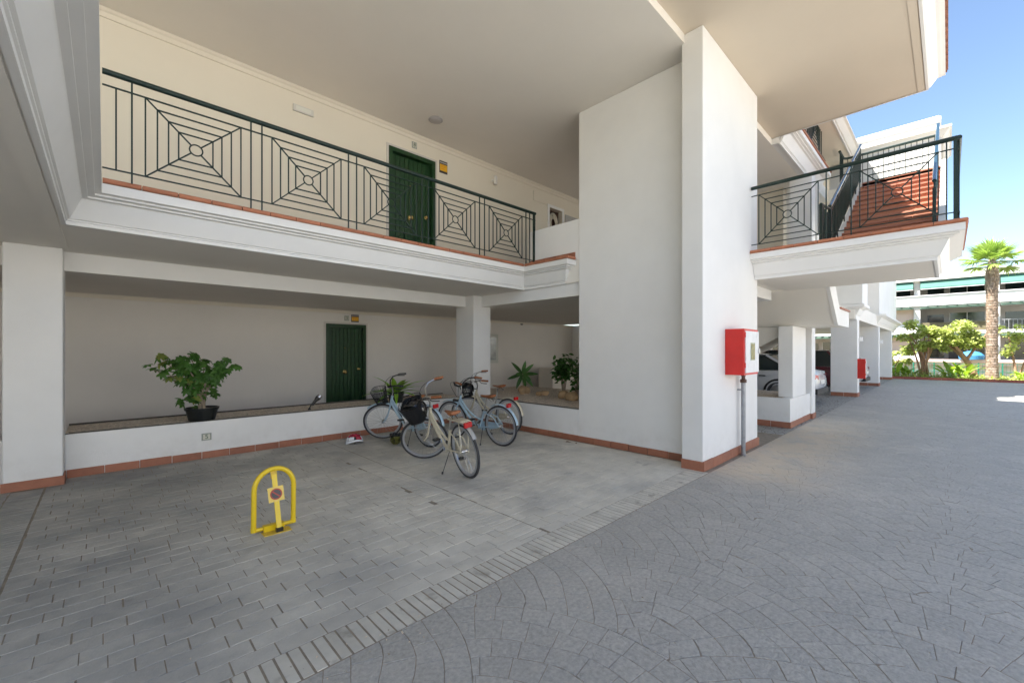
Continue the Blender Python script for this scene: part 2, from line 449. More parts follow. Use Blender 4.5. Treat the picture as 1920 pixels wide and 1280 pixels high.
# kerb at the far end of the drive
kb = MB()
KERB = mat('red_kerb_tile', (.30,.09,.055), .7, var=.15, vscale=6, rnd=.1)
kt = thing('kerb', 'low red tiled kerb at the far end of the drive', 'kerb')
km = MB().cbox(-.1,-.245,-.05,.1,.245,.13,.008).mesh('kerb_block', KERB)
yy = -9.0
while yy < 10: inst(km, 'kerb_block', kt, (31.72, yy, 0)); yy += .5

# ================================================================= the apartment building
B = thing('apartment_building', 'white apartment building over the parking bay, with green doors, pillars and moulded balconies', 'building')
def bpart(name, boxes, m=None, parent=None, label=None):
    b = MB()
    for q in boxes: b.box(*q)
    o = b.build(name, m or WHITE, parent or B)
    if len(boxes) == 1 and name in ('pillar','wall','low_wall','parapet'):
        bv = o.modifiers.new('edge', 'BEVEL'); bv.width = .012; bv.segments = 2
    if label: o['label'] = label
    return o
ZS, ZB = 2.74, 2.515           # slab soffit, beam soffit
ZC, ZC2 = 5.62, 5.74           # upper ceiling, eave soffit
# pillars and walls
pil = bpart('pillar', [(5.53,2.19,0,7.75,2.47,ZC2)], label='broad white pillar carrying the red hose cabinet')
wr  = bpart('wall', [(5.845,2.47,0,6.10,4.40,ZC)], label='tall white side wall of the parking bay')
bpart('wall', [(7.45,2.47,0,7.749,4.40,ZC)])
lp  = bpart('pillar', [(-.80,7.16,0,-.345,7.60,ZS)], label='square white pillar at the left end of the low wall')
cp  = bpart('pillar', [(5.716,7.10,0,6.20,7.73,ZS)], label='white corner pillar behind the bicycles')
lw  = bpart('low_wall', [(-.345,7.46,0,5.716,7.50,.533)], label='low white planter wall with red skirting and bay number')
rw  = bpart('low_wall', [(5.845,4.40,0,5.90,7.10,.545)], label='low white planter wall beside the bicycles')
bpart('low_wall', [(-8,7.46,0,-.80,7.62,.533)])
bpart('beam', [(-12,7.40,ZB,5.95,10.1,2.735)], CEIL)
bpart('beam', [(5.95,4.40,ZB,12.4,10.1,2.735)], CEIL)
# front edges of the beams, in the wall white
bpart('beam_face', [(-.345,7.385,ZB-.003,5.716,7.40,ZS)])
bpart('beam_face', [(5.935,4.40,ZB-.003,5.95,7.10,ZS)])
# floor slab between the storeys (its edge carries the moulded fascia)
bpart('floor_slab', [(-.26,5.745,ZS,5.88,10.3,3.13),(5.88,4.40,ZS,12.4,10.3,3.13),(-12,1.905,ZS,-.26,10.3,3.13)], CEIL)
# back walls
bw  = bpart('wall', [(-12,10.1,0,3.72,10.3,ZB),(4.69,10.1,0,14,10.3,ZB),(3.72,10.1,2.19,4.69,10.3,ZB)], PASS, label='cream back wall of the ground-floor passage')
uw  = bpart('wall', [(-12,7.0,3.13,3.68,7.2,ZC),(4.66,7.0,3.13,8.08,7.2,ZC),(8.58,7.0,3.13,14,7.2,ZC),(3.68,7.0,5.24,4.66,7.2,ZC),(8.08,7.0,5.17,8.58,7.2,ZC)], CREAM, label='cream wall of the upper gallery')
bpart('wall', [(-6.9,2.2,0,-6.6,10.1,ZS)]); bpart('wall', [(13.0,7.5,0,13.2,10.1,ZB)])
bpart('floor', [(-12,7.62,.05,14,10.1,.12)], mat('passage_floor_tile', (.28,.17,.12), .5, var=.1))
# crown mouldings
def moulding(name, path, prof, side, m=WHITE2, parent=None):
    return MB().cornice(path, prof, side).build(name, m, parent or B)
moulding('crown_moulding', [(-12,7.0),(14,7.0)], [(0,ZC-.10),(.015,ZC-.10),(.02,ZC-.085),(.028,ZC-.045),(.045,ZC-.03),(.06,ZC-.001),(0,ZC-.001)], -1, CREAM)
moulding('crown_moulding', [(-12,10.1),(14,10.1)], [(0,ZB-.07),(.02,ZB-.07),(.035,ZB-.03),(.05,ZB-.001),(0,ZB-.001)], -1, CREAM)
# ceilings of the upper storey and the eave
bpart('ceiling', [(-12,2.43,ZC,14.2,7.3,5.95)], CEIL)
bpart('ceiling', [(-12,.22,ZC2,9.50,2.428,5.95)], EAVEP, label='wide soffit of the tiled eave')
bpart('soffit_band', [(-12,.262,ZC2-.007,9.49,.345,ZC2)], EAVEP)
bpart('soffit_band', [(-.40,1.95,ZS-.010,-.30,7.12,ZS)], CEIL)
# moulded fascias
FP = [(-.03,2.733),(.003,2.733),(.003,2.768),(.014,2.772),(.014,2.785),(.030,2.790),(.105,2.962),(.112,2.974),(.150,2.980),(.150,2.996),(.198,3.004),(.198,3.020),(.244,3.028),(.244,3.118),(.10,3.118)]
fa = moulding('fascia', [(-12,1.9),(-.26,1.9),(-.26,5.745),(5.88,5.745),(5.88,4.73),(6.2,4.73)], FP, -1)
fa['label'] = 'moulded white fascia round the gallery opening'
def shiftp(prof, dz): return [(o, z+dz) for o, z in prof]
# coping tiles along the gallery edge
def tiles_along(name, a, b, parent, out, L=.285, h=.046, w=.16, z=3.12, gap=.008, m=COPT, round_=True):
    """rounded edge tiles from a to b (XY); out = outward unit normal; outer edge lies on the line"""
    a = Vector(a); b = Vector(b); out = Vector(out); t = (b-a); n = max(1, round(t.length/L)); s = t.length/n; t.normalize()
    sec = [(0,0),(-.012,.002),(-.004,h*.3),(0,h*.55),(-.004,h*.85),(-.014,h),(-w,h),(-w,0)]
    for i in range(n):
        p0 = a + t*(i*s + gap/2); p1 = a + t*((i+1)*s - gap/2)
        jz = random.uniform(-.0015,.0015)
        vs = [(p.x+out.x*o, p.y+out.y*o, z+q+jz) for p in (p0,p1) for o,q in sec]; k = len(sec)
        MB().add(vs, [tuple(range(k)), tuple(range(2*k-1,k-1,-1))] + [(j,(j+1)%k,k+(j+1)%k,k+j) for j in range(k)]).build(name, m, parent)
tiles_along('coping_tile', (-.014,5.475), (5.61,5.475), fa, (0,-1))
tiles_along('coping_tile', (5.61,5.475), (5.61,4.475), fa, (-1,0))
tiles_along('coping_tile', (5.62,4.46), (5.845,4.46), fa, (0,-1))
# grout bed below the coping
bpart('coping_bed', [(.0,5.52,3.117,5.56,5.70,3.146)], GROUT)
bpart('floor', [(.0,5.66,3.131,12.4,7.0,3.15)], mat('gallery_floor_tile', (.33,.14,.08), .5, var=.12))
# parapet at the right end of the gallery with its tile skirting
pp = bpart('parapet', [(5.86,4.40,3.13,6.02,5.60,3.82)], label='low white parapet at the end of the gallery')
# skirting
def skirting(a, b, out, parent, h=.10, z=0, L=.33, m=TERRA, th=.014):
    a = Vector(a); b = Vector(b); out = Vector(out); t = b-a; n = max(1, round(t.length/L)); s = t.length/n; t.normalize()
    for i in range(n):
        p0 = a + t*(i*s+.004); p1 = a + t*((i+1)*s-.004); hh = h + random.uniform(-.003,.003)
        q = [p0, p1, p1+out*th, p0+out*th]
        c = .004
        vs = [(p.x,p.y,z+.001) for p in q] + [(p0.x,p0.y,z+hh),(p1.x,p1.y,z+hh),(p1.x+out.x*(th-c),p1.y+out.y*(th-c),z+hh),(p0.x+out.x*(th-c),p0.y+out.y*(th-c),z+hh)] + [(q[3].x,q[3].y,z+hh-c),(q[2].x,q[2].y,z+hh-c)]
        MB().add(vs, [(3,2,1,0),(4,5,6,7),(3,8,9,2),(8,7,6,9),(0,1,5,4),(2,9,6,5,1),(0,4,7,8,3)]).build('skirting_tile', m, parent)
skirting((-.33,7.46),(5.70,7.46),(0,-1),lw)
skirting((-.815,7.16),(-.33,7.16),(0,-1),lp); skirting((-.345,7.16),(-.345,7.44),(1,0),lp)
skirting((5.716,7.10),(5.716,7.44),(-1,0),cp); skirting((5.702,7.10),(5.84,7.10),(0,-1),cp)
skirting((5.845,4.40),(5.845,7.08),(-1,0),rw); skirting((5.845,2.48),(5.845,4.40),(-1,0),wr)
skirting((5.53,2.176),(5.53,2.47),(-1,0),pil,h=.125,th=.02); skirting((5.51,2.19),(7.77,2.19),(0,-1),pil,h=.125,th=.02); skirting((7.75,2.18),(7.75,2.47),(1,0),pil,h=.125,th=.02)
skirting((5.86,4.48),(5.86,5.58),(-1,0),pp,h=.10,z=3.153); skirting((5.70,4.398),(5.845,4.398),(0,-1),pp,h=.10,z=3.153) if False else None
# number tile and marks
EN = mat('sign_cream', (.62,.60,.50), .4); ENG = mat('sign_green_ink', (.05,.10,.06), .5); GR = mat('sign_grey_tile', (.40,.42,.38), .4)
def text_mesh(txt, size, depth=.002):
    cu = bpy.data.curves.new('txt', 'FONT'); cu.body = txt; cu.size = size; cu.extrude = depth; cu.align_x = 'CENTER'; cu.align_y = 'CENTER'
    to = bpy.data.objects.new('txt', cu); COL.objects.link(to)
    bpy.context.view_layer.update()
    me = bpy.data.meshes.new_from_object(to.evaluated_get(bpy.context.evaluated_depsgraph_get()))
    bpy.data.objects.remove(to); bpy.data.curves.remove(cu)
    return me
def number_tile(name, label, txt, x, y, z, w=.12, h=.105, small=False):
    t = thing(name, label, 'number sign', loc=(x,y,z))
    MB().cbox(-w/2,-.008,-h/2,w/2,0,h/2,.002).build('tile', GR, t)
    MB().box(-w*.40,-.0095,-h*.40,w*.40,-.0085,h*.40).build('border', ENG, t)
    MB().box(-w*.36,-.0115,-h*.36,w*.36,-.0100,h*.36).build('panel', EN, t)
    me = text_mesh(txt, h*.8); me.materials.append(ENG)
    o = bpy.data.objects.new('number', me); COL.objects.link(o); o.parent = t; o.rotation_euler = (R(90),0,0); o.location = (0,-.0135,0); o.scale = (1.1,1,1)
    return t
number_tile('number_tile', 'small tile with number 5 on the low white wall', '5', 1.065, 7.459, .31)
number_tile('number_tile', 'small cream number tile above the upper green door', '8', 4.205, 6.999, 5.42, .11, .12)
number_tile('number_tile', 'small cream number tile above the lower green door', '3', 4.21, 10.098, 2.335, .11, .12)
# doors
def door(x0, x1, y, z0, z1, parent):
    d = MB(); fw = .075
    d.box(x0,y-.03,z0,x0+fw,y+.12,z1); d.box(x1-fw,y-.03,z0,x1,y+.12,z1); d.box(x0+fw,y-.03,z1-fw,x1-fw,y+.12,z1)
    dd = MB().box(x0+fw,y+.075,z0,x1-fw,y+.115,z1-fw).build('door', DOORG, parent)
    dd['label'] = 'dark green planked entrance door'
    o = d.build('door_frame', DOORG, dd)
    n = 9; w = (x1-x0-2*fw)/n
    for i in range(n):
        MB().box(x0+fw+i*w+.004,y+.060,z0+.02,x0+fw+(i+1)*w-.004,y+.075,z1-fw-.012).build('plank', DOORG, dd)
    def knob(px, pz, r):
        k = MB().lathe([(r*.9,0),(r,.006),(r*.45,.012),(r*.42,.03),(r*.9,.042),(r*.95,.055),(r*.6,.068)], (0,0,0), 14, Matrix.Rotation(R(90),4,'X'))
        k.xf(Matrix.Translation((px,y+.06,pz))); k.build('knob', BRASS, dd, smooth=True)
    knob(x1-fw-.09, z0+.98, .032); knob((x0+x1)/2-.02, z0+.92 if z0 < 1 else z0+.9, .045); 
    MB().lathe([(.012,0),(.012,.006)], (0,0,0), 10, Matrix.Rotation(R(90),4,'X')).xf(Matrix.Translation(((x0+x1)/2-.02,y+.06,z0+1.5))).build('peephole', BRASS, dd)
    t = MB(); tw = .045
    t.box(x0-tw,y-.012,z0,x0-.001,y+.001,z1+tw); t.box(x1+.001,y-.012,z0,x1+tw,y+.001,z1+tw); t.box(x0-.001,y-.012,z1+.001,x1+.001,y+.001,z1+tw)
    t.build('architrave', mat('door_surround', (.60,.56,.51), .8, var=.05), dd)
    return dd
door(3.68, 4.66, 7.0, 3.15, 5.24, uw)
door(3.72, 4.69, 10.1, .12, 2.19, bw)
# window with a wrought grille further along the gallery
wn = MB().box(8.08,7.12,3.9,8.58,7.14,5.17).build('window', mat('brown_window', (.045,.022,.015), .4), uw)
wg = MB()
for i in range(6):
    wg.tube([(8.30+.17*math.cos(a*.3+i)*(1-i*.1), 7.06, 4.82+.26*math.sin(a*.3+i)*(1-i*.1)) for a in range(21)], .012, 5)
wg.build('grille', mat('cream_iron', (.55,.50,.40), .6), wn)
fr = MB(); fr.box(8.01,6.985,3.85,8.079,7.0,5.24); fr.box(8.581,6.985,3.85,8.65,7.0,5.24); fr.box(8.079,6.985,5.171,8.581,7.0,5.24); fr.build('window_surround', WHITE2, wn)
bpart('meter_panel', [(7.49,6.985,5.2,7.98,6.999,5.44)], CREAM, uw)
bpart('junction_cover', [(8.70,6.98,4.3,9.6,6.999,5.12)], mat('grey_panel', (.42,.41,.39), .6), uw)
# alarm plates, lamps, emergency light on the walls
YEL = mat('alarm_yellow', (.78,.42,.02), .4, var=.08, vscale=8); NAVY = mat('alarm_dark_band', (.05,.045,.05), .4); PALE = mat('alarm_pale_band', (.45,.42,.42), .4); ORN = mat('alarm_orange', (.70,.25,.02), .4)
def alarm_plate(label, x, y, z, w, h):
    t = thing('alarm_plate', label, 'alarm sign', loc=(x,y,z))
    MB().cbox(-w/2,-.012,-h/2,w/2,0,h/2,.003).build('plate', NAVY, t)
    MB().box(-w*.46,-.0145,h*.30,w*.46,-.0125,h*.38).build('pale_band', PALE, t)
    MB().box(-w*.46,-.0145,-h*.34,w*.46,-.0125,h*.20).build('yellow_field', YEL, t)
    for q in range(3): MB().box(-w*.30,-.0165,h*(.10-.14*q),w*(.30-.08*q),-.015,h*(.14-.14*q)).build('print_line', ORN, t)
alarm_plate('yellow alarm plate beside the upper green door', 4.86, 6.998, 5.20, .19, .24)
alarm_plate('yellow alarm plate above the lower green door', 4.415, 10.098, 2.34, .19, .18)
el = thing('emergency_light', 'flat white emergency light high on the gallery wall', 'emergency light', loc=(2.23,6.999,5.29))
MB().cbox(-.15,-.035,-.05,.15,0,.05,.006).build('housing', mat('light_housing', (.62,.60,.55), .5), el)
MB().box(-.11,-.038,-.03,.11,-.0355,.03).build('diffuser', mat('light_diffuser', (.70,.69,.62), .3), el)
wl = thing('wall_lamp', 'small white tube lamp on the gallery wall', 'wall lamp', loc=(6.18,6.999,5.29))
MB().box(-.03,-.04,-.02,.03,0,.03).build('bracket', WHITE2, wl)
MB().lathe([(.04,-.09),(.042,-.085),(.042,.085),(.04,.09)], (0,-.085,0), 18).build('shade', mat('lamp_white', (.72,.70,.66), .5), wl, smooth=True)
cl = thing('ceiling_lamp', 'round flush lamp on the gallery ceiling', 'ceiling lamp', loc=(4.2,6.28,ZC))
MB().lathe([(.12,0),(.125,-.012),(.105,-.02)], (0,0,0), 26).build('rim', mat('lamp_grey', (.42,.40,.40), .5), cl, smooth=True)
MB().lathe([(.10,-.0205),(.085,-.03),(.03,-.035)], (0,0,0), 22).build('lens', mat('lamp_lens', (.50,.47,.46), .3), cl, smooth=True)
cam2 = thing('smoke_sensor', 'small dark sensor at the passage ceiling', 'sensor', loc=(10.17,10.04,2.47))
MB().lathe([(.05,0),(.05,-.03),(.02,-.05)], (0,0,0), 12).build('body', mat('sensor_grey', (.25,.24,.22), .5), cam2, smooth=True)
nb = thing('notice_frame', 'pale framed notice board on the passage wall', 'notice board', loc=(8.73,10.099,1.62))
MB().box(-.40,-.02,-.46,.40,-.001,.46).build('frame', mat('pale_frame', (.55,.56,.50), .5), nb)
MB().box(-.30,-.026,-.36,.30,-.021,.36).build('pane', mat('notice_glass', (.30,.32,.30), .12, var=.5, vscale=6), nb)
# ================================================================= railings
def railing(name, label, a, b, zfloor, panels, posts, bars=(), zt=4.02, zb=3.25, zh=4.145, ends=(), hr=.027, mat_=None, cat='railing'):
    """a,b: XY ends; panels [(s0,s1)], posts [s] reach from floor to handrail, bars [s] between the rails"""
    m = mat_ or RAILG
    a = Vector(a); b = Vector(b); t = (b-a).normalized(); Lh = (b-a).length
    rt = thing(name, label, cat, loc=(a.x,a.y,zfloor))
    o = Vector((a.x,a.y,zfloor))
    def P(s, z): q = a + t*s; return Vector((q.x,q.y,z)) - o
    side = Vector((-t.y,t.x,0))
    MB().tube([P(0,zh),P(Lh,zh)], hr, 12).build('handrail', m, rt, smooth=True)
    MB().bar(P(0,zt),P(Lh,zt),.016,.012).build('top_rail', m, rt)
    MB().bar(P(0,zb),P(Lh,zb),.016,.012).build('bottom_rail', m, rt)
    for s in posts: MB().bar(P(s,zfloor),P(s,zh-.01),.014).build('post', m, rt)
    for s in bars: MB().bar(P(s,zb+.006),P(s,zt-.006),.013).build('baluster', m, rt)
    for s in ends: MB().bar(P(s,zfloor),P(s,zh-.01),.035).build('end_post', m, rt)
    for s0, s1 in panels:
        sc, zc = (s0+s1)/2, (zt+zb)/2; hs, hz = (s1-s0)/2, (zt-zb)/2
        hub = MB().tube([P(sc+.056*math.cos(k*math.pi/8), zc+.056*math.sin(k*math.pi/8)) for k in range(16)], .0075, 6, closed=True).build('web_panel', m, rt, smooth=True)
        for fi, f in enumerate((1,.775,.56,.36)):
            q = MB()
            for sg in (-1,1):
                q.bar(P(sc+sg*hs*f, zc-hz*f), P(sc+sg*hs*f, zc+hz*f), .0125)
                if fi: q.bar(P(sc-hs*f, zc+sg*hz*f), P(sc+hs*f, zc+sg*hz*f), .0125, up=side)
            q.build('web_square', m, hub)
        for sx in (-1,1):
            for sz in (-1,1):
                MB().bar(P(sc+sx*.04, zc+sz*.04*hz/hs), P(sc+sx*hs, zc+sz*hz), .0125, up=side).build('diagonal', m, hub)
    return rt
mods = [.29+1.109*k for k in range(5)]
RX = -.013
railing('balcony_railing', 'long dark green railing with five web panels along the upper gallery', (RX,5.45), (5.885,5.45), 3.153,
        [(m_-RX, m_+.80-RX) for m_ in mods], [.192-RX] + [v-RX for m_ in mods[:-1] for v in (m_+.897, m_+1.006)] + [5.63-RX, 5.73-RX], [.081-RX], ends=[5.85-RX])
# ================================================================= staircase with landing
S = thing('staircase', 'open staircase with terracotta steps and a moulded white landing', 'staircase')
MB().box(7.612,.10,2.712,9.50,2.188,3.105).build('landing_slab', CEIL, S)
lf = MB().cornice([(7.61,2.188),(7.61,.10),(9.50,.10)], shiftp(FP,-.03), -1).build('landing_fascia', WHITE2, S)
tiles_along('coping_tile', (7.345,2.185), (7.345,-.165), lf, (-1,0), z=3.09)
tiles_along('coping_tile', (7.36,-.17), (9.50,-.17), lf, (0,-1), z=3.09)
MB().box(7.36,-.15,3.085,9.49,2.187,3.112).build('landing_floor', TERRA, S)
for i in range(2): MB().box(7.372+.0*i,2.02+.075*i,3.125,7.46,2.092+.075*i,3.215).build('skirting_tile', TERRA, S) if False else None
STEPR, STEPT, X0, ZL = .175, .28, 9.46, 3.125
RISER = mat('stair_riser_tile', (.50,.20,.11), .6, var=.12, vscale=6, bump=.1, rnd=.08)
for n in range(14):
    x = X0 + n*STEPT; z = ZL + n*STEPR
    st = MB().box(x, .12, z, x+STEPT+.02, 1.44, z+STEPR-.032).build('step', RISER, S)
    q = MB()
    for k in range(4):
        q = MB().cbox(x-.03, .12+.33*k+.003, z+STEPR-.031, x+STEPT-.002, .12+.33*(k+1)-.003, z+STEPR, .006)
        q.build('tread_tile', TERRA, st)
# sloping underside and side stringers of the upper flight
MB().prism([(X0,2.9),(X0,3.12),(X0+14*STEPT,3.12+14*STEPR-.2),(X0+14*STEPT,5.2)], 'y', .125, 1.435).build('flight_soffit', WHITE, S)
MB().prism([(X0,2.92),(X0-.02,3.34),(X0+14*STEPT,3.34+14*STEPR),(X0+14*STEPT,5.2)], 'y', .02, .118).build('stringer', CREAM, S)
MB().prism([(X0,2.92),(X0-.02,3.20),(X0+14*STEPT,3.20+14*STEPR),(X0+14*STEPT,5.2)], 'y', 1.442, 1.53).build('stringer', CREAM, S)
MB().box(13.10,.02,5.30,14.5,2.1,5.575).build('top_landing', CREAM, S)
# lower flight, half landing and last flight down
MB().prism([(9.49,2.715),(9.49,2.95),(9.70,2.95),(10.45,2.385),(11.60,2.385),(11.60,2.065),(10.34,2.065)], 'y', 1.56, 3.6).build('lower_flight', CEIL, S)
MB().prism([(9.50,2.70),(9.50,3.08),(9.80,3.0),(10.50,2.385),(11.62,2.385),(11.62,2.055),(10.33,2.055)], 'y', 1.50, 1.558).build('stringer', WHITE, S)
for k in range(4): MB().cbox(10.52+.275*k,1.47,2.386,10.79+.275*k,1.62,2.42,.006).build('coping_tile', TERRA, S)
MB().prism([(2.5,2.06),(2.5,1.86),(6.0,-.1),(6.0,.35),(5.2,.30),(3.6,2.06)], 'x', 10.4, 11.55).build('last_flight', CEIL, S)
# railings on the landing and flights
railing('landing_railing', 'dark green landing railing with two web panels in front of the steps', (7.40,2.175), (7.40,-.075), 3.12,
        [(.105,.871),(1.337,2.088)], [.965,1.245,2.16], ends=[2.235], zt=3.995, zb=3.225, zh=4.12, hr=.028)
railing('landing_railing', 'short dark green side railing at the outer edge of the stair landing', (7.40,-.09), (9.42,-.09), 3.12,
        [(.35,1.1)], [.1,.22,1.2,1.32,1.6,1.9], zt=3.995, zb=3.225, zh=4.12, hr=.028)
def stair_rail(name, label, y, x0, x1, zoff=.0, nb=22):
    rt = thing(name, label, 'railing', loc=(x0,y,ZL))
    sl = STEPR/STEPT
    def P(x, dz): return (x-x0, 0, (x-X0)*sl + dz + zoff)
    MB().tube([P(x0,1.10),P(x1,1.10)], .028, 10).build('handrail', RAILB, rt, smooth=True)
    MB().bar(P(x0,.98),P(x1,.98),.018).build('top_rail', RAILG, rt); MB().bar(P(x0,.32),P(x1,.32),.018).build('bottom_rail', RAILG, rt)
    for k in range(nb):
        x = x0 + (x1-x0)*k/(nb-1); MB().bar(P(x,.20 if k % 5 == 0 else .32),P(x,1.09 if k % 5 == 0 else .98),.02).build('baluster', RAILG, rt)
    MB().bar((0,0,-.0),(0,0,1.02+zoff),.045).build('newel', RAILG, rt)
    return rt
RAILB = mat('glossy_blue_green_rail', (.02,.05,.055), .12, spec=.9, coat=.5)
stair_rail('stair_railing', 'steep dark railing on the open right side of the steps', .155, 9.52, 13.1)
stair_rail('stair_railing', 'steep dark railing on the left side of the steps', 1.47, 9.30, 13.1, nb=26)
nr = thing('stair_railing', 'small dark railing panel at the foot of the steps', 'railing', loc=(8.55,1.47,3.12))
MB().tube([(0,0,.86),(.72,0,.95)], .024, 8).build('handrail', RAILG, nr, smooth=True); MB().bar((.02,0,0),(.02,0,.86),.05).build('newel', RAILG, nr)
for k in range(6): MB().bar((.12+.11*k,0,.1),(.12+.11*k,0,.86),.016).build('baluster', RAILG, nr)
tr = thing('top_railing', 'dark handrail round the top landing in front of the sunlit wall', 'railing', loc=(13.3,1.9,5.575))
MB().tube([(0,0,.98),(.55,0,.98),(.62,-.06,.98),(.62,-1.72,.98)], .03, 10).build('handrail', RAILG, tr, smooth=True)
for k in range(17): MB().bar((.62,-.08-.1*k,0),(.62,-.08-.1*k,.97),.014).build('baluster', RAILG, tr)
for k in range(5): MB().bar((.05+.11*k,0,0),(.05+.11*k,0,.97),.014).build('baluster', RAILG, tr)
# hall behind the landing, third-floor gallery edge
bpart('floor_slab', [(7.75,2.19,ZS,12.4,4.399,3.13)], CEIL)
bpart('beam', [(7.75,2.43,2.54,9.48,2.70,ZS-.001)])
bpart('wall', [(12.15,2.85,3.131,12.4,7.0,ZC)], CREAM); bpart('wall', [(12.4,2.20,3.131,12.6,2.85,ZC)], WHITE)
p12 = bpart('pillar', [(11.60,2.16,0,11.95,2.60,ZC)])
bpart('beam', [(9.5,2.30,ZC-.001+.001,14.2,2.429,ZC2+.2)])
fb = MB().cornice([(9.52,2.29),(13.1,2.29)], shiftp(FP,2.87), -1).build('fascia', WHITE2, B)
tiles_along('coping_tile', (9.55,2.02), (13.08,2.02), fb, (0,-1), z=5.992)
bpart('step_face', [(-12,2.4285,ZC+.001,9.5,2.431,ZC2+.1)], WHITE) if False else None
railing('balcony_railing', 'dark green railing of the second-floor gallery above the landing', (9.6,2.06), (12.5,2.06), 6.03,
        [(.3,1.1),(1.4,2.2)], [.1,.2,1.2,1.3,2.3,2.45], zt=6.88, zb=6.12, zh=7.0)
# eave: cornice, clay tiles, roof
EP = [(-.03,5.728),(.003,5.728),(.003,5.762),(.02,5.766),(.028,5.78),(.105,5.926),(.145,5.932),(.145,5.952),(.19,5.960),(.19,6.005),(.05,6.005)]
ec = MB().cornice([(-12,.22),(9.50,.22),(9.50,2.6)], EP, -1).build('eave_cornice', WHITE2, B)
ROOFT = mat('clay_roof_tile', (.30,.13,.08), .75, var=.25, vscale=8, bump=.3, bscale=60, rnd=.15)
rf = MB().add([(-12,.0,6.02),(9.62,.0,6.02),(9.62,4.5,7.4),(-12,4.5,7.4),(-12,.0,6.0),(9.62,.0,6.0),(9.62,4.5,6.2),(-12,4.5,6.2)], [(0,1,2,3),(0,4,5,1),(1,5,6,2),(4,7,6,5)]).build('roof', ROOFT, B)
tm = MB(); arc = []
for yy_ in (-.06,.45):
    for rr in (.085,.070):
        arc.append([(rr*math.cos(k*math.pi/7), yy_, rr*math.sin(k*math.pi/7) + (yy_+.06)*.3) for k in range(8)])
vs = [p for a_ in arc for p in a_]
fs = []
for k in range(7):
    fs += [(k,k+1,16+k+1,16+k),(8+k,24+k,24+k+1,8+k+1),(k,8+k,8+k+1,k+1)]
fs += [(0,16,24,8),(7,15,31,23)]
tile_me = tm.add(vs, fs).mesh('roof_tile', ROOFT, True)
for k in range(44):
    o = inst(tile_me, 'roof_tile', rf, (9.58-.2*k, .075+random.uniform(-.008,.008), 5.985)); o.rotation_euler[2] = random.gauss(0,.02)
# upper storeys that carry on above the frame
bpart('upper_storey', [(-12,4.5,5.951,9.4,12,9.2),(9.4,4.5,5.951,18.4,12,6.66)], CREAM)
bpart('roof_slab', [(9.52,1.78,6.67,14.5,12,6.9),(14.5,.10,6.67,16.6,12,6.9),(16.6,2.0,6.67,19.2,12,7.2)], CREAM)
UC = [(-.03,6.66),(.003,6.66),(.003,6.70),(.03,6.71),(.12,6.84),(.16,6.85),(.16,6.90),(.0,6.90)]
uc = MB().cornice([(9.52,1.78),(14.5,1.78),(14.5,.10),(16.6,.10)], UC, -1).build('roof_cornice', ROOFW, B)
rp = MB().box(9.52,1.86,6.9,14.58,2.1,7.15); rp.box(14.58,.17,6.9,14.8,2.1,7.15); rp.box(14.8,.17,6.9,16.6,.4,7.15)
rpo = rp.build('roof_parapet', ROOFW, B)
MB().cornice([(9.52,1.86),(14.58,1.86),(14.58,.17),(16.6,.17)], [(0,7.10),(.05,7.14),(.05,7.22),(-.2,7.22),(-.2,7.151)], -1).build('parapet_cap', ROOFW, rpo)
bpart('wall', [(14.5,.12,5.30,14.7,2.3,6.66)], ROOFW, label='bright sunlit wall at the head of the stairs')
bpart('wall', [(9.52,4.3,5.951,14.5,4.499,6.66)], CREAM)
# planter wall under the stairs
pw = bpart('low_wall', [(9.86,2.20,0,10.0,3.8,.586),(10.0,2.20,0,11.60,2.36,.586)], label='low white planter wall under the stairs')
pk = bpart('pillar', [(10.16,2.215,.586,11.28,2.48,2.064)])
bpart('low_wall', [(10.0,3.66,0,12.4,3.8,.5)])
skirting((9.86,2.186),(9.86,3.6),(-1,0),pw,h=.12); skirting((9.845,2.20),(11.60,2.20),(0,-1),pw,h=.12); skirting((11.60,2.16),(11.95,2.16),(0,-1),p12,h=.12); skirting((11.60,2.146),(11.60,2.2),(-1,0),p12,h=.12)
# ================================================================= neighbouring block along the drive
NB = thing('neighbouring_block', 'white neighbouring block on pillars further along the drive', 'building')
def npart(name, boxes, m=None, parent=None):
    b_ = MB()
    for q in boxes: b_.box(*q)
    return b_.build(name, m or WHITE, parent or NB)
npart('floor_slab', [(12.6,2.55,2.62,17.9,10.1,3.1),(17.9,2.16,2.62,33,10.1,3.1)], CEIL)
for x0, x1, y1 in ((18.2,18.67,2.85),(24.45,24.95,2.85),(30.4,30.9,2.85)):
    q = npart('pillar', [(x0,2.13,0,x1,y1,2.62)])
    skirting((x0-.014,2.13),(x1+.014,2.13),(0,-1),q,h=.13,L=.5); skirting((x0,2.13),(x0,y1),(-1,0),q,h=.13,L=.36)
nf = MB().cornice([(18.0,3.2),(18.0,2.14),(18.85,2.14),(18.85,3.2)], shiftp([(-.03,2.60),(.003,2.60)]+[(o_,z_-.03) for o_,z_ in FP[2:]],0), -1).build('fascia', WHITE2, NB)
npart('upper_wall', [(18.0-.2,1.95,3.1,18.85+.2,2.6,8.2)])
nf2 = MB().cornice([(24.3,4.5),(24.3,2.14),(33,2.14)], [(o_*1.2,z_+.02) for o_,z_ in FP], -1).build('fascia', WHITE2, NB)
npart('upper_wall', [(24.4,2.10,3.12,28,2.5,8.2),(28,2.10,3.12,33,2.5,5.7),(24.4,2.5,3.12,24.6,6,8.2)])
npart('upper_wall', [(18.5,5.2,3.1,28,5.4,8.2)], CREAM)
npart('roof', [(18.5,.2,8.2,27.5,12,8.8)], CEIL)
npart('wall', [(12.6,8.6,0,20,8.8,2.62)], CREAM)
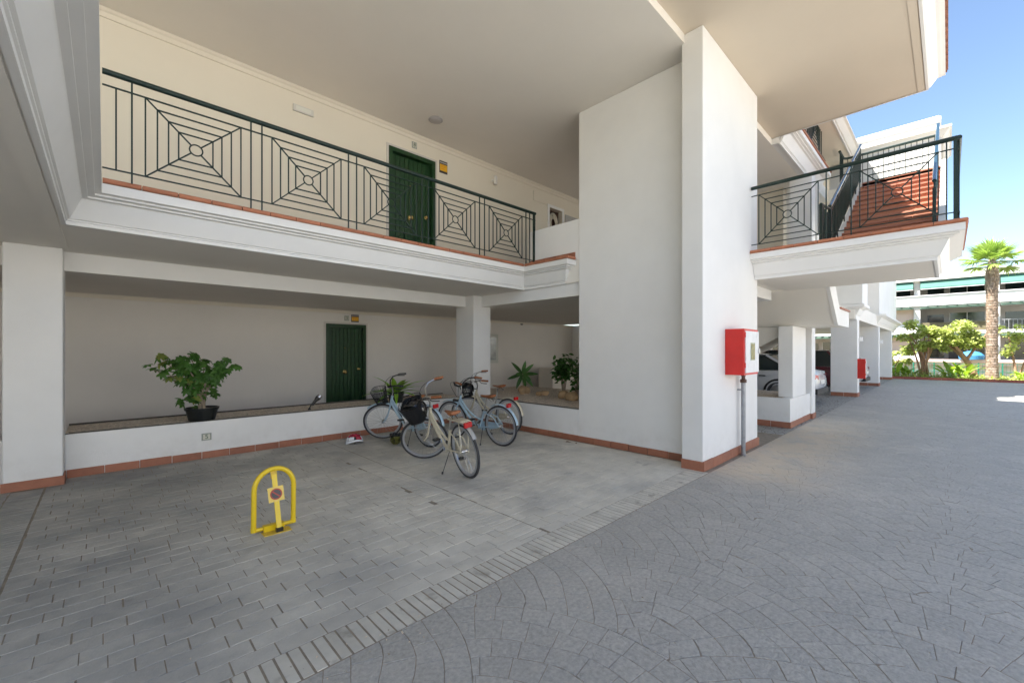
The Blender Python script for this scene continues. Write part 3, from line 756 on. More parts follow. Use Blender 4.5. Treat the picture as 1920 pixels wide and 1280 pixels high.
# ================================================================= hose cabinets
REDP = mat('red_cabinet_paint', (.62,.022,.016), .38, var=.1, vscale=5, spec=.5)
GALV = mat('galvanised_pipe', (.30,.31,.33), .45, metal=.7, var=.2, vscale=12)
WHP  = mat('white_cabinet_door', (.78,.78,.78), .4, var=.08, vscale=9, col2=(.5,.5,.48), c2scale=7, c2lo=.6, c2hi=.8)
WINY = mat('cloudy_yellow_glass', (.22,.20,.05), .25, var=.4, vscale=14)
def hose_cabinet(label, x, y, z, w=.60, d=.25, h=.64, pipe=True, s=1):
    t = thing('hose_cabinet', label, 'fire hose cabinet', loc=(x,y,z))
    body = MB().cbox(0,-d,0,w,-.001,h,.006).build('body', REDP, t)
    dr = MB().box(.03,-d-.014,.03,w-.012,-d-.001,h-.03).build('door', WHP, t)
    if w > .3: MB().box(.22,-d-.019,.20,.40,-d-.0145,.45).build('window_frame', mat('dull_green_frame', (.42,.44,.30), .5), dr)
    if w > .3: MB().box(.235,-d-.022,.215,.385,-d-.0195,.435).build('window', WINY, dr)
    MB().box(w-.05,-d-.035,.30,w-.02,-d-.0145,.37).build('latch', CHROME, dr)
    for zz in (.10,.52): MB().lathe([(.008,0),(.008,.07)], (.022,-d-.006,zz), 8).build('hinge', REDP, t)
    if pipe:
        pt = MB().lathe([(.030,-z),(.036,-z+.004),(.036,-z+.03),(.030,-z+.035),(.030,-.14)], (w-.07,-.075,0), 14).build('pipe', GALV, t, smooth=True)
        MB().lathe([(.034,-.139),(.045,-.135),(.045,-.09),(.026,-.08),(.026,-.04),(.034,-.036),(.034,-.001)], (w-.07,-.075,0), 12).build('valve', mat('rusty_fitting', (.10,.055,.04), .6, var=.3, vscale=20), t, smooth=True)
        MB().box(w-.115,-.08,-.25,w-.025,-.002,-.235).build('bracket', GALV, t)
    return t
hose_cabinet('red fire hose cabinet with white door and grey pipe on the broad near pillar', 6.293, 2.19, 1.215)
hose_cabinet('small red fire hose cabinet on a distant pillar along the drive', 18.23, 2.13, .62, .14, .21, .66, pipe=False)
# small lamp boxes on the far pillars and the near pillar head
for lab, p in (('small white lamp box on the nearest far pillar', (18.67,2.13,1.95)), ('small white lamp box on the second far pillar', (24.95,2.13,1.95))):
    t = thing('wall_lamp', lab, 'wall lamp', 'lamp boxes on the far pillars', loc=p); MB().cbox(-.06,-.10,-.07,.06,-.001,.07,.008).build('shade', WHITE2, t); MB().box(-.03,-.115,-.04,.03,-.101,.04).build('lens', mat('lamp_lens', (.5,.47,.46), .3), t)
t = thing('bulkhead_lamp', 'small round bulkhead lamp at the head of the broad pillar', 'wall lamp', loc=(8.05,2.425,5.66)); MB().lathe([(.05,0),(.05,.05),(.03,.07)], (0,0,0), 14, Matrix.Rotation(R(90),4,'X')).build('body', mat('lamp_grey', (.42,.40,.40), .5), t, smooth=True); MB().lathe([(.03,.071),(.02,.09)], (0,0,0), 12, Matrix.Rotation(R(90),4,'X')).build('lens', mat('lamp_lens', (.5,.47,.46), .3), t, smooth=True)
# ================================================================= far building across the garden
FB = thing('terraced_building', 'far white terraced apartment building with green awnings', 'building')
FX = 55.0
FW = mat('far_white_wall', (.62,.61,.59), .85, var=.03, vscale=.5); FPK = mat('far_pink_wall', (.54,.43,.38), .85, var=.05, vscale=.6)
FGR = mat('far_grey_wall', (.52,.53,.52), .85, var=.05, vscale=.5); AWN = mat('green_awning_cloth', (.055,.155,.12), .75, var=.06, vscale=1); PGR = mat('pergola_green', (.12,.22,.165), .6); PGD = mat('pergola_rafter', (.03,.06,.045), .6)
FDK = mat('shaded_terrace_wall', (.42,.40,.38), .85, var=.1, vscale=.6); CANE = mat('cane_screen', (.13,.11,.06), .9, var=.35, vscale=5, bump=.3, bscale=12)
def fpart(name, boxes, m, parent=None):
    b_ = MB()
    for q in boxes: b_.box(*q)
    return b_.build(name, m, parent or FB)
Y0, Y1 = -14, 16
fpart('roof', [(FX-.35,Y0,8.05,FX+10,Y1,8.68)], FW)
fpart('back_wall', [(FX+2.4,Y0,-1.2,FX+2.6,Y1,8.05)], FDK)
fpart('terrace_floor', [(FX,Y0,5.55,FX+2.4,Y1,5.75)], FW); fpart('terrace_floor', [(FX,Y0,2.95,FX+2.4,Y1,3.1)], FW); fpart('terrace_floor', [(FX-.2,Y0,.25,FX+2.4,Y1,.55)], FPK)
fpart('parapet', [(FX-.25,Y0,5.72,FX-.05,Y1,6.62)], FW); fpart('parapet_cap', [(FX-.35,Y0,6.621,FX+.05,Y1,6.70)], FW)
fpart('slab_edge', [(FX-.2,Y0,3.1,FX,Y1,3.36)], FW); fpart('slab_edge', [(FX-.4,Y0,.551,FX,Y1,.78)], FPK)
fpart('basement_wall', [(FX+.6,Y0,-1.2,FX+.8,Y1,.25)], FGR)
cols = [2.05+4.9*k for k in range(-3,4)]
for c_ in cols:
    fpart('column', [(FX-.05,c_-.22,.78,FX+.35,c_+.22,2.95)], FW); fpart('column', [(FX-.05,c_-.22,3.36,FX+.35,c_+.22,5.55)], FW); fpart('column', [(FX+.1,c_-.2,6.7,FX+.45,c_+.2,8.05)], FW)
    fpart('column', [(FX+.3,c_-.3,-1.2,FX+.59,c_+.3,.25)], FW)
for k in range(len(cols)-1):
    a_, b_ = cols[k]+.24, cols[k+1]-.24
    aw = MB().add([(FX-.05,a_,8.03),(FX-.05,b_,8.03),(FX-.50,b_,7.36),(FX-.50,a_,7.36),(FX-.50,a_,7.24),(FX-.50,b_,7.24),(FX-.03,a_,8.05),(FX-.03,b_,8.05)], [(0,1,2,3),(3,2,5,4),(0,3,4),(1,5,2)]).build('awning', AWN, FB)
    MB().tube([(FX-.50,a_,7.23),(FX-.50,b_,7.23)], .03, 6).build('awning_bar', FW, aw)
    for z0_, z1_, off in ((6.75,7.9,.0),(3.5,5.3,.1),(.9,2.7,.2)):
        wy = a_+.3
        w_ = MB().box(FX+2.36,wy,z0_,FX+2.395,wy+2.2,z1_-.2).build('window', GLASSD, FB)
        f_ = MB()
        for yv in (wy-.05,wy+1.07,wy+2.2): f_.box(FX+2.30,yv,z0_,FX+2.36,yv+.06,z1_-.2)
        f_.build('frame', FW, w_)
        MB().box(FX+2.36,wy+2.6,z0_,FX+2.395,min(wy+3.7,b_),z1_-.3).build('window', GLASSD, FB)
    for zp in (5.50,2.90):
        pg = MB().box(FX-.85,a_,zp-.10,FX-.75,b_,zp).build('pergola', PGR, FB)
        yv = a_+.2
        while yv < b_:
            MB().prism([(FX-1.0,zp+.02),(FX+.1,zp+.10),(FX+.1,zp+.24),(FX-1.0,zp+.14)], 'y', yv-.045, yv+.045).build('rafter', PGD, pg); yv += .62
        MB().add([(FX-.9,a_,zp+.01),(FX-.9,b_,zp+.01),(FX-.06,b_,zp+.09),(FX-.06,a_,zp+.09)], [(0,1,2,3)]).build('canopy', PGR, pg)
    if k == 2:
        sc = fpart('cane_screen', [(FX-.02,a_,3.37,FX+.02,b_,4.15)], CANE)
    elif k == 3:
        fpart('pink_wall', [(FX+.2,a_,3.36,FX+.3,b_,5.5),(FX+.2,a_,.78,FX+.3,b_,2.9)], FPK)
        for z0_ in (3.9,1.2): 
            w_ = fpart('shutter', [(FX+.16,a_+.4,z0_,FX+.199,b_-1.2,z0_+1.2)], FPK); fpart('sill', [(FX+.1,a_+.3,z0_-.08,FX+.199,b_-1.1,z0_-.001)], FW, w_)
        fpart('parapet', [(FX-.02,a_,3.36,FX+.1,b_,4.05),(FX-.02,a_,.78,FX+.1,b_,1.5)], FW)
    else:
        r_ = MB().box(FX,a_,4.2,FX+.04,b_,4.25).build('railing', mat('far_grey_rail',(.25,.25,.26),.5), FB)
        yv = a_+.1
        while yv < b_: MB().box(FX+.01,yv,3.36,FX+.03,yv+.03,4.2).build('baluster', MATS['far_grey_rail'], r_); yv += .24
    fpart('door_opening', [(FX+.55,a_+1.0,-1.2,FX+.599,a_+2.6,-.1)], GLASSD)
    fpart('furniture_block', [(FX+1.2,a_+1.2,.78,FX+1.6,a_+2.6,1.5)], mat('dark_wicker',(.05,.045,.04),.8,var=.3,vscale=9)) if k in (1,2) else None  # plain dark box for furniture on the lower terrace

# ================================================================= unseen building added across the drive, behind the camera, to bounce sunlight
OB = thing('bounce_building', 'unseen white building added across the drive to bounce sunlight into the bay', 'building')
for q in ((-40,-30,0,60,-14.0,2.9),(-40,-30,2.9,60,-14.3,6.2)):
    MB().box(*q).build('wall', WHITE, OB)
for k in range(-6,9):
    for z0_ in (.9,3.9):
        w_ = MB().box(k*6.0,-14.29 if z0_ > 3 else -13.99,z0_,k*6.0+1.6,-14.25 if z0_ > 3 else -13.95,z0_+1.3).build('window', GLASSD, OB)
# ================================================================= bicycles
CREAMB = mat('cream_bicycle_paint', (.62,.56,.42), .3, var=.08, vscale=8, coat=.4)
BLUEB  = mat('pale_blue_bicycle_paint', (.40,.54,.64), .3, var=.08, vscale=8, coat=.4)
TAN    = mat('tan_leather', (.30,.105,.035), .45, var=.25, vscale=18, bump=.15, bscale=90)
REDR   = mat('red_reflector', (.50,.012,.014), .2, spec=.7)
RIMM   = mat('pale_alloy_rim', (.40,.41,.43), .35, metal=.3)
BASK   = mat('black_basket_wire', (.012,.012,.013), .45)
def bez(p0, p1, p2, n=10):
    p0, p1, p2 = Vector(p0), Vector(p1), Vector(p2)
    return [p0*(1-t)**2 + p1*2*t*(1-t) + p2*t*t for t in [i/n for i in range(n+1)]]
def bicycle(label, rear, front, phi, lean, paint, sz=.80, basket=True, rack=True, fender=None, grip=None, gend=172, bs=1.0):
    rear = Vector((*rear,0)); front = Vector((*front,0))
    hd = (front-rear).normalized(); W_ = 1.09; r = .335
    ang = math.atan2(-hd.x, hd.y)
    root = thing('bicycle', label, 'bicycle', 'bicycles parked in the bay', loc=rear, rz=ang)
    LM = Matrix.Rotation(R(lean), 4, 'Y')
    A = Vector((0,.89,.66)); k = Vector((0,-.366,.9306))
    ST = Matrix.Translation(A) @ Matrix.Rotation(R(phi), 4, k) @ Matrix.Translation(-A)
    def put(mb, name, m, par=None, steer=False, smooth=True):
        mb.xf(LM @ ST if steer else LM); return mb.build(name, m, par or root, smooth=smooth)
    def wheel(y, steer):
        def circ(rad, n=44): return [(0, y+rad*math.cos(2*math.pi*i/n), r+rad*math.sin(2*math.pi*i/n)) for i in range(n)]
        w = put(MB().tube(circ(r-.0165), .0168, 8, closed=True), 'wheel', RUBBER, None, steer); w.name = 'wheel'
        rim = MB(); n = 44
        sec = [(-.013,-.014),(.013,-.014),(.0125,.013),(-.0125,.013)]
        vs = []
        for i in range(n):
            a = 2*math.pi*i/n
            for sx, sr in sec: rad = r-.046+sr; vs.append((sx, y+rad*math.cos(a), r+rad*math.sin(a)))
        rim.add(vs, [(i*4+j,i*4+(j+1)%4,((i+1)%n)*4+(j+1)%4,((i+1)%n)*4+j) for i in range(n) for j in range(4)])
        put(rim, 'rim', RIMM, w, steer)
        sp = MB()
        for i in range(28):
            a = 2*math.pi*i/28; s = 1 if i % 2 else -1; b_ = a + s*.5*(1 if (i//2) % 2 else -1)
            sp.tube([(s*.028, y+.022*math.cos(b_), r+.022*math.sin(b_)), (0, y+(r-.05)*math.cos(a), r+(r-.05)*math.sin(a))], .0014, 3, caps=False)
        put(sp, 'spokes', CHROME, w, steer)
        put(MB().tube([(-.05,y,r),(-.034,y,r),(.034,y,r),(.05,y,r)], [.012,.024,.024,.012], 10), 'hub', CHROME, w, steer)
        return w
    wheel(0, False); wheel(W_, True)
    # frame
    f = MB()
    BBp = (0,.44,.275); HT0 = (0,.895,.655); HT1 = (0,.845,.785)
    f.tube([HT0, HT1], .021, 10)
    f.tube(bez((0,.885,.675), (0,.62,.30), BBp, 12), .024, 10)
    f.tube(bez((0,.868,.735), (0,.62,.40), (0,.375,.40), 12), .016, 8)
    f.tube([BBp, (0,.335,.55)], .017, 10)
    for s in (-1,1):
        f.tube([(s*.03,.43,.275),(s*.055,.0,r)], .010, 7)
        f.tube([(s*.015,.345,.54),(s*.05,.10,.47),(s*.055,0,r)], .009, 7)
    f.tube([(-.04,.44,.275),(.04,.44,.275)], .026, 12)
    put(f, 'frame', paint)
    # fork
    g = MB()
    g.tube([HT0, (0,.905,.63)], .022, 10)
    for s in (-1,1):
        g.tube([(0,.905,.635),(s*.045,.912,.61),(s*.05,.985,.45),(s*.052,1.03,.38),(s*.052,W_,r)], [.014,.014,.012,.010,.008], 8)
    put(g, 'fork', paint, None, True)
    # mudguards
    def guard(y, a0, a1, steer):
        q = MB(); n = 16; vs = []
        for i in range(n+1):
            a = R(a0 + (a1-a0)*i/n)
            for sx, dr in ((-.028,.006),(-.016,.018),(0,.022),(.016,.018),(.028,.006)): vs.append((sx, y+(r+dr+.006)*math.cos(a), r+(r+dr+.006)*math.sin(a)))
        q.add(vs, [(i*5+j,i*5+j+1,(i+1)*5+j+1,(i+1)*5+j) for i in range(n) for j in range(4)])
        put(q, 'mudguard', fender or paint, None, steer)
    guard(0, 60, gend, False); guard(W_, 55, 125, True)
    # seat post and saddle
    put(MB().tube([(0,.335,.55),(0,.265,sz-.06)], .0135, 10), 'seat_post', CHROME)
    q = MB(); vs = []
    secs = [(.14,.018,.012),(.10,.026,.020),(.04,.036,.028),(-.02,.062,.036),(-.07,.088,.042),(-.11,.092,.042),(-.135,.070,.030)]
    for yy_, hw, hh in secs:
        for kk in range(10):
            a = 2*math.pi*kk/10; zz = math.sin(a)
            vs.append((hw*math.cos(a), .25+yy_, sz-.015 + (hh*.5*zz if zz > 0 else hh*.9*zz) + .02*abs(yy_)/.14*(1 if yy_ < 0 else .4)))
    q.add(vs, [(i*10+j,i*10+(j+1)%10,(i+1)*10+(j+1)%10,(i+1)*10+j) for i in range(6) for j in range(10)] + [tuple(range(10)), tuple(60+j for j in range(9,-1,-1))])
    sd_ = put(q, 'saddle', TAN)
    put(MB().tube([(-.03,.20,sz-.05),(-.035,.14,sz-.09),(.035,.14,sz-.09),(.03,.20,sz-.05)], .008, 6), 'saddle_spring', CHROME, sd_)
    # stem and handlebar
    put(MB().tube([HT1, (0,.82,.86), (0,.825,.945)], .0125, 10), 'stem', CHROME, None, True)
    bar = []
    for s in (-1,1): bar.append([(0,.828,.945),(s*.07,.85,.965),(s*.15,.85,1.015),(s*.215,.80,1.05),(s*.265,.70,1.055),(s*.285,.60,1.04)])
    hb = put(MB().tube(bar[0][::-1] + bar[1][1:], .0115, 8), 'handlebar', BLACKP if paint is BLUEB else CHROME, None, True)
    for s in (-1,1):
        put(MB().tube([(s*.262,.715,1.056),(s*.268,.69,1.056),(s*.287,.585,1.038)], [.016,.0175,.0175], 9), 'grip', grip or TAN, hb, True)
        put(MB().tube([(s*.245,.76,1.055),(s*.30,.72,1.02),(s*.315,.62,1.0)], .007, 6), 'brake_lever', BLACKP, hb, True)
        put(MB().tube(bez((s*.25,.76,1.05),(s*.16,1.02,1.08),(s*.02,.93,.76),10), .0035, 5), 'cable', BLACKP, hb, True)
    # basket
    if basket:
        q = MB()
        def ringp(t):  # t 0 bottom .. 1 top
            w_, d_ = (.115+.055*t)*bs, (.085+.035*t)*bs; z_ = .70+.23*t*bs-.03*(bs>1); c_ = .93+.10*bs+.02*t; pts = []
            for i in range(48):
                a = 2*math.pi*i/48; ca, sa = math.cos(a), math.sin(a); e = .55
                pts.append((w_*math.copysign(abs(ca)**e,ca), c_+d_*math.copysign(abs(sa)**e,sa), z_))
            return pts
        rings = [ringp(t/10) for t in range(11)]
        for i, rg in enumerate(rings): q.tube(rg, .005 if i in (0,10) else .0022, 4, closed=True)
        for j in range(48): q.tube([rings[0][j],rings[10][j]], .0024, 4, caps=False)
        for j in range(0,24,1): q.tube([rings[0][j],rings[0][(48-j) % 48]], .0024, 4, caps=False)
        bk = put(q, 'basket', BASK, None, True)
        if bs > 1:
            n = 48; ln = MB(); lr = [[(x*.95, 1.03+(y-1.03)*.95, z+.004) for x,y,z in ringp(t)] for t in (.02,.45,.88)]
            ln.add(lr[0]+lr[1]+lr[2], [(a*n+i,a*n+(i+1)%n,(a+1)*n+(i+1)%n,(a+1)*n+i) for a in range(2) for i in range(n)] + [tuple(range(n))])
            put(ln, 'basket_lining', mat('black_lining', (.016,.016,.018), .8, var=.3, vscale=30), bk, True)
        put(MB().tube([(0,.86,.80),(0,.93,.82)], .010, 6), 'bracket', BASK, bk, True)
    # lamp, rack, reflector
    put(MB().tube([(0,.93,.685),(0,.99,.685),(0,1.02,.685)], [.018,.03,.03], 10), 'head_lamp', BLACKP, None, True)
    if rack:
        q = MB()
        for s in (-.055,-.018,.018,.055): q.tube([(s,.24,.71),(s,-.13,.715)], .006, 6)
        for yy_ in (.24,.06,-.13): q.tube([(-.06,yy_,.712),(.06,yy_,.712)], .006, 6)
        for s in (-1,1): q.tube([(s*.055,-.04,.71),(s*.058,0,r)], .006, 6)
        q.box(-.06,-.10,.718,.06,.10,.726)
        put(q, 'rack', CREAMB if paint is CREAMB else paint)
    q = MB().cbox(-.05,-.175 if rack else -.21,.655,.05,-.135 if rack else -.17,.715,.006); put(q, 'reflector', REDR, smooth=False)
    # chain guard, crank, pedals, kickstand
    put(MB().add([(.045,.0,r+.035),(.045,.44,.275+.085),(.045,.53,.275),(.045,.44,.275-.075),(.045,.0,r-.035),(.057,.0,r+.035),(.057,.44,.36),(.057,.53,.275),(.057,.44,.20),(.057,.0,r-.035)],
        [(0,1,2,3,4),(9,8,7,6,5),(0,5,6,1),(1,6,7,2),(2,7,8,3),(3,8,9,4),(4,9,5,0)]), 'chain_guard', paint, smooth=False)
    c_ = put(MB().bar((.07,.44,.275),(.075,.36,.13),.012,.022), 'crank', CHROME, smooth=False); put(MB().cbox(.085,.32,.118,.17,.40,.142,.004), 'pedal', BLACKP, c_, smooth=False)
    c_ = put(MB().bar((-.06,.44,.275),(-.065,.52,.42),.012,.022), 'crank', CHROME, smooth=False); put(MB().cbox(-.16,.48,.408,-.075,.56,.432,.004), 'pedal', BLACKP, c_, smooth=False)
    ks = MB().tube([(-.03,.34,.27),(-.19,.30,.0)], .007, 6); ks.v = [p for p in ks.v]
    q = (LM.inverted() @ Vector((-.21,.28,.012)))
    ks = put(MB().tube([(-.03,.36,.27), tuple(q)], .0045, 6), 'kickstand', BLACKP); put(MB().tube([tuple(q+Vector((.01,0,.03))), tuple(q)], .012, 6), 'kickstand_tip', RUBBER, ks)
    return root, LM, ST, ang, rear
bk1 = bicycle('cream step-through bicycle nearest the camera, red reflector and brown saddle', (3.20,4.08), (3.36,5.18), 60, -8, CREAMB, .80, True, True, mat('silver_mudguard', (.50,.50,.50), .35, metal=.4), gend=146, bs=1.25)
bicycle('pale blue bicycle with empty wire basket standing by the low wall', (3.76,5.80), (3.56,6.86), 46, -4, BLUEB, .82, True, False, grip=BLACKP)
bk3 = bicycle('pale blue bicycle in the middle of the row with straight handlebar', (4.65,5.05), (4.48,6.12), 5, -5, BLUEB, .82, False, False)
bk4 = bicycle('cream bicycle farthest right beside the planter wall', (5.40,5.66), (5.33,6.74), 48, -2, CREAMB, .90, True, False)
# ================================================================= helmets
def helmet(name, label, loc, rz, shell, m2, flip=False, tilt=(0,0), s=1.0, inner=BLACKP, two=True):
    t = thing(name, label, 'helmet', loc=loc, rz=rz)
    M = Matrix.Scale(s,4)
    if flip: M = Matrix.Translation((0,0,.165*s)) @ Matrix.Rotation(math.pi,4,'X') @ M
    M = Matrix.Rotation(R(tilt[0]),4,'X') @ Matrix.Rotation(R(tilt[1]),4,'Y') @ M
    def srf(u, v, off=0):   # u azimuth, v 0 rim..1 crown
        a = 2*math.pi*u; el = v*math.pi/2
        x = (.105+off)*math.cos(el)**.85*math.cos(a) if v < 1 else 0; y = (.145+off)*math.cos(el)**.85*math.sin(a) if v < 1 else 0
        rim = .02 + .02*math.cos(2*a) - .012*math.sin(a)
        return Vector((x, y, rim + (.155+off-rim)*math.sin(el)))
    def patch(u0, u1, v0, v1, off, nu=6, nv=4):
        q = MB(); vs = []
        for i in range(nu+1):
            for j in range(nv+1): vs.append(srf(u0+(u1-u0)*i/nu, v0+(v1-v0)*j/nv, off))
        for i in range(nu+1):
            for j in range(nv+1): vs.append(srf(u0+(u1-u0)*i/nu, v0+(v1-v0)*j/nv, off-.02))
        n = (nu+1)*(nv+1); fs = []
        for i in range(nu):
            for j in range(nv):
                a = i*(nv+1)+j; fs += [(a,a+nv+1,a+nv+2,a+1),(n+a,n+a+1,n+a+nv+2,n+a+nv+1)]
        for i in range(nu): a = i*(nv+1); b_ = a+nv+1; fs += [(a,n+a,n+b_,b_),(a+nv,b_+nv,n+b_+nv,n+a+nv)]
        for j in range(nv): a = j; b_ = nu*(nv+1)+j; fs += [(a,a+1,n+a+1,n+a),(b_,n+b_,n+b_+1,b_+1)]
        return q.add(vs, fs)
    q = MB(); vs = [srf(i/28, j/9*.985, -.022) for j in range(10) for i in range(28)]
    q.add(vs, [(j*28+i,j*28+(i+1)%28,(j+1)*28+(i+1)%28,(j+1)*28+i) for j in range(9) for i in range(28)])
    q.xf(M).build('liner', inner, t, smooth='all')
    patch(0,1,0,.16,0,28,2).xf(M).build('rim_band', m2, t, smooth=True)
    for k in range(6):
        u0 = (k+.08)/6; u1 = (k+.92)/6
        patch(u0+.012,u1-.012,.20,.48,.0).xf(M).build('shell_panel', shell if (k % 3 == 0 or not two) else m2, t, smooth=True)
    for k in range(5):
        u0 = .02+k/5
        patch(u0,u0+.15,.54,.86,.002).xf(M).build('shell_panel', shell, t, smooth=True)
    if flip: MB().tube([M @ Vector((.085*math.cos(a*.2618),.118*math.sin(a*.2618),-.012+.012*math.sin(a*1.3))) for a in range(24)], .022, 7, closed=True).build('padding', BLACKP, t, smooth=True)
    MB().tube([M @ Vector((.09,0,.02)), M @ Vector((.06,.03,-.015)), M @ Vector((-.05,.02,-.012)), M @ Vector((-.09,0,.02))], .006*s, 5).build('strap', BLACKP, t)
    return t
HR = mat('helmet_red', (.45,.03,.06), .25, coat=.4); HW = mat('helmet_white', (.70,.72,.76), .25, coat=.4); HO = mat('helmet_olive', (.10,.10,.02), .3, coat=.3); HB = mat('helmet_gloss_black', (.014,.014,.016), .14, coat=.6)
helmet('bicycle_helmet', 'red and white bicycle helmet lying on the paving by the low wall', (3.03,6.95,.0), R(75), HR, HW)
helmet('bicycle_helmet', 'olive and black bicycle helmet lying upside down on the paving', (3.46,6.34,.0), R(-20), HO, HO, flip=True, s=.92)
def on_bike(b_, p):
    root, LM, ST, ang, rear = b_
    return Matrix.Translation(rear) @ Matrix.Rotation(ang,4,'Z') @ (LM @ ST @ Vector(p))
p = on_bike(bk1, (-.02,1.06,.80)); helmet('bicycle_helmet', 'glossy black helmet resting in the basket of the nearest cream bicycle', p, R(60), HB, HB, tilt=(25,15), s=1.15)
p = on_bike(bk4, (.0,1.04,.80)); helmet('bicycle_helmet', 'black helmet resting in the basket of the farthest bicycle', p, R(30), HB, HB, tilt=(15,10), s=1.0)
# ================================================================= folding yellow parking barrier
YB = mat('yellow_barrier_paint', (.80,.56,.01), .35, var=.07, vscale=9, coat=.2); YB2 = mat('dirty_yellow_paint', (.66,.45,.05), .55, var=.25, vscale=14)
pb = thing('parking_barrier', 'yellow folding parking barrier with no-parking sign', 'parking barrier', loc=(1.06,4.09,0))
arch = [(-.155,0,.045),(-.155,0,.36)] + [(-.155*math.cos(a), 0, .36+.165*math.sin(a)) for a in [math.pi*i/14 for i in range(1,14)]] + [(.155,0,.36),(.155,0,.045)]
arch = [(x_+z_*.02, -.02+.04*z_, z_) for x_,y_,z_ in arch]
MB().tube(arch, .021, 12).build('arch', YB, pb, smooth=True)
for s in (-1,1): MB().tube([(s*.155,-.02,.021),(s*.155,-.018,.06)], .0225, 12).build('foot', YB, pb, smooth=True)
MB().tube([(-.15,-.02,.032),(.15,-.02,.032)], .017, 10).build('axle', YB, pb, smooth=True)
MB().prism([(-.01,.0),(-.05,.008),(-.135,.008),(-.135,.0)], 'x', -.10, .11).build('base_plate', YB2, pb)
MB().box(-.085,-.052,.008,.075,-.002,.056).build('hinge_box', YB, pb)
MB().bar((.016,-.105,.03),(.0,.0,.47),.040,.012, up=(1,0,0)).build('strut', YB, pb) if False else MB().bar((.02,-.105,.02),(.004,-.008,.475),.040,.012,up=(0,1,0)).build('strut', YB, pb)
MB().bar((.004,-.004,.44),(.003,.004,.51),.05,.006,up=(0,1,0)).build('strut_clip', YB2, pb)
MB().cbox(-.006,-.125,.0085,.048,-.085,.04,.003).build('lock', BLACKP, pb)
sg = MB().box(-.062,-.003,-.062,.062,.0,.062)
M = Matrix.Translation((.008,-.052,.315)) @ Matrix.Rotation(R(-12),4,'X') @ Matrix.Rotation(R(-3),4,'Y')
sgo = sg.xf(M).build('sign_plate', mat('sign_yellow', (.80,.58,.12), .4), pb)
rx90 = Matrix.Rotation(R(90),4,'X')
MB().lathe([(.047,.0035),(.047,.0055)], (0,0,0), 32, rx90).xf(M).build('red_disc', mat('sign_red', (.45,.05,.03), .4), sgo)
MB().lathe([(.037,.006),(.037,.008)], (0,0,0), 32, rx90).xf(M).build('dark_disc', mat('sign_dark', (.07,.06,.065), .4), sgo)
MB().bar((-.030,-.0095,.028),(.030,-.0095,-.028),.009,.002,up=(0,1,0)).xf(M).build('red_bar', MATS['sign_red'], sgo)
# ================================================================= planting beds
GRAV = mat('fine_gravel', (.72,.61,.49), .95, var=.45, vscale=60, bump=.3, bscale=110, col2=(.52,.43,.33), c2scale=25, c2lo=.45, c2hi=.65)
def gravel(name, label, boxes, z, zs=.02, step=.07, m=GRAV):
    q = MB()
    for x0,y0,x1,y1 in boxes:
        nx = max(1,int((x1-x0)/step)); ny = max(1,int((y1-y0)/step)); k = len(q.v)
        vs = [(x0+(x1-x0)*i/nx, y0+(y1-y0)*j/ny, z+random.uniform(-zs,zs)*(0 if i in (0,nx) or j in (0,ny) else 1)) for i in range(nx+1) for j in range(ny+1)]
        q.add(vs, [(i*(ny+1)+j,(i+1)*(ny+1)+j,(i+1)*(ny+1)+j+1,i*(ny+1)+j+1) for i in range(nx) for j in range(ny)])
    o = q.build(name, m, None, smooth='all'); return tag(o, label, 'gravel', kind='stuff')
gravel('gravel_bed', 'narrow gravel bed along the top of the low planter wall', [(-.34,7.502,5.7,8.22)], .545, .012)
gravel('gravel_bed', 'gravel bed with rocks behind the right planter wall', [(5.905,4.41,8.6,7.09),(6.21,7.1,8.6,8.4)], .556, .015)
gravel('gravel_bed', 'gravel bed under the stairs', [(10.0,2.36,12.4,3.66)], .52)
bpart('planter_rim', [(-.34,8.225,.0,5.7,8.26,.565)], mat('dark_rim', (.10,.085,.07), .9)); bpart('planter_rim', [(8.61,4.4,0,8.7,8.4,.5)], MATS['dark_rim'])
bpart('planter_step', [(10.2,8.7,.12,12.2,9.3,1.0)], CREAM)
wc = MB().box(-.34,7.458,.5335,5.7,7.505,.540).build('wall_coping', mat('weathered_wall_top', (.16,.145,.12), .95, var=.4, vscale=9, bump=.4, bscale=40), lw)
MB().box(5.843,4.41,.5455,5.90,7.09,.552).build('wall_coping', MATS['weathered_wall_top'], rw)
ROCK = mat('sandstone_rock', (.46,.31,.17), .9, var=.35, vscale=7, bump=.6, bscale=30)
def rock(label, loc, s, seed):
    rnd = random.Random(seed); bm = bmesh.new(); bmesh.ops.create_icosphere(bm, subdivisions=3, radius=1)
    ph = [Vector((rnd.gauss(0,1),rnd.gauss(0,1),rnd.gauss(0,1))).normalized() for _ in range(14)]; cut = [rnd.uniform(.55,.85) for _ in ph]
    for v in bm.verts:
        for n_, c_ in zip(ph,cut):
            d = v.co.dot(n_)
            if d > c_: v.co -= n_*(d-c_)*.9
        v.co *= 1 + rnd.uniform(-.03,.03); v.co = Vector((v.co.x*s[0], v.co.y*s[1], v.co.z*s[2]))
    me = bpy.data.meshes.new('rock'); bm.to_mesh(me); bm.free(); me.materials.append(ROCK)
    o = bpy.data.objects.new('rock', me); COL.objects.link(o); o.location = loc; o.rotation_euler = (0,0,rnd.random()*6)
    return tag(o, label, 'rock', 'rocks in the gravel bed')
rock('rough tan rock at the foot of the leafy shrub by the wall edge', (6.78,5.30,.63), (.20,.15,.12), 1)
rock('smaller tan rock left of the shrub rock', (6.95,5.62,.62), (.15,.13,.10), 2)
rock('tan rock beside the stem of the star-shaped plant', (7.0,6.85,.62), (.20,.16,.14), 3)
rock('flat brown rock in the middle of the gravel bed', (7.05,6.30,.58), (.18,.14,.10), 4)
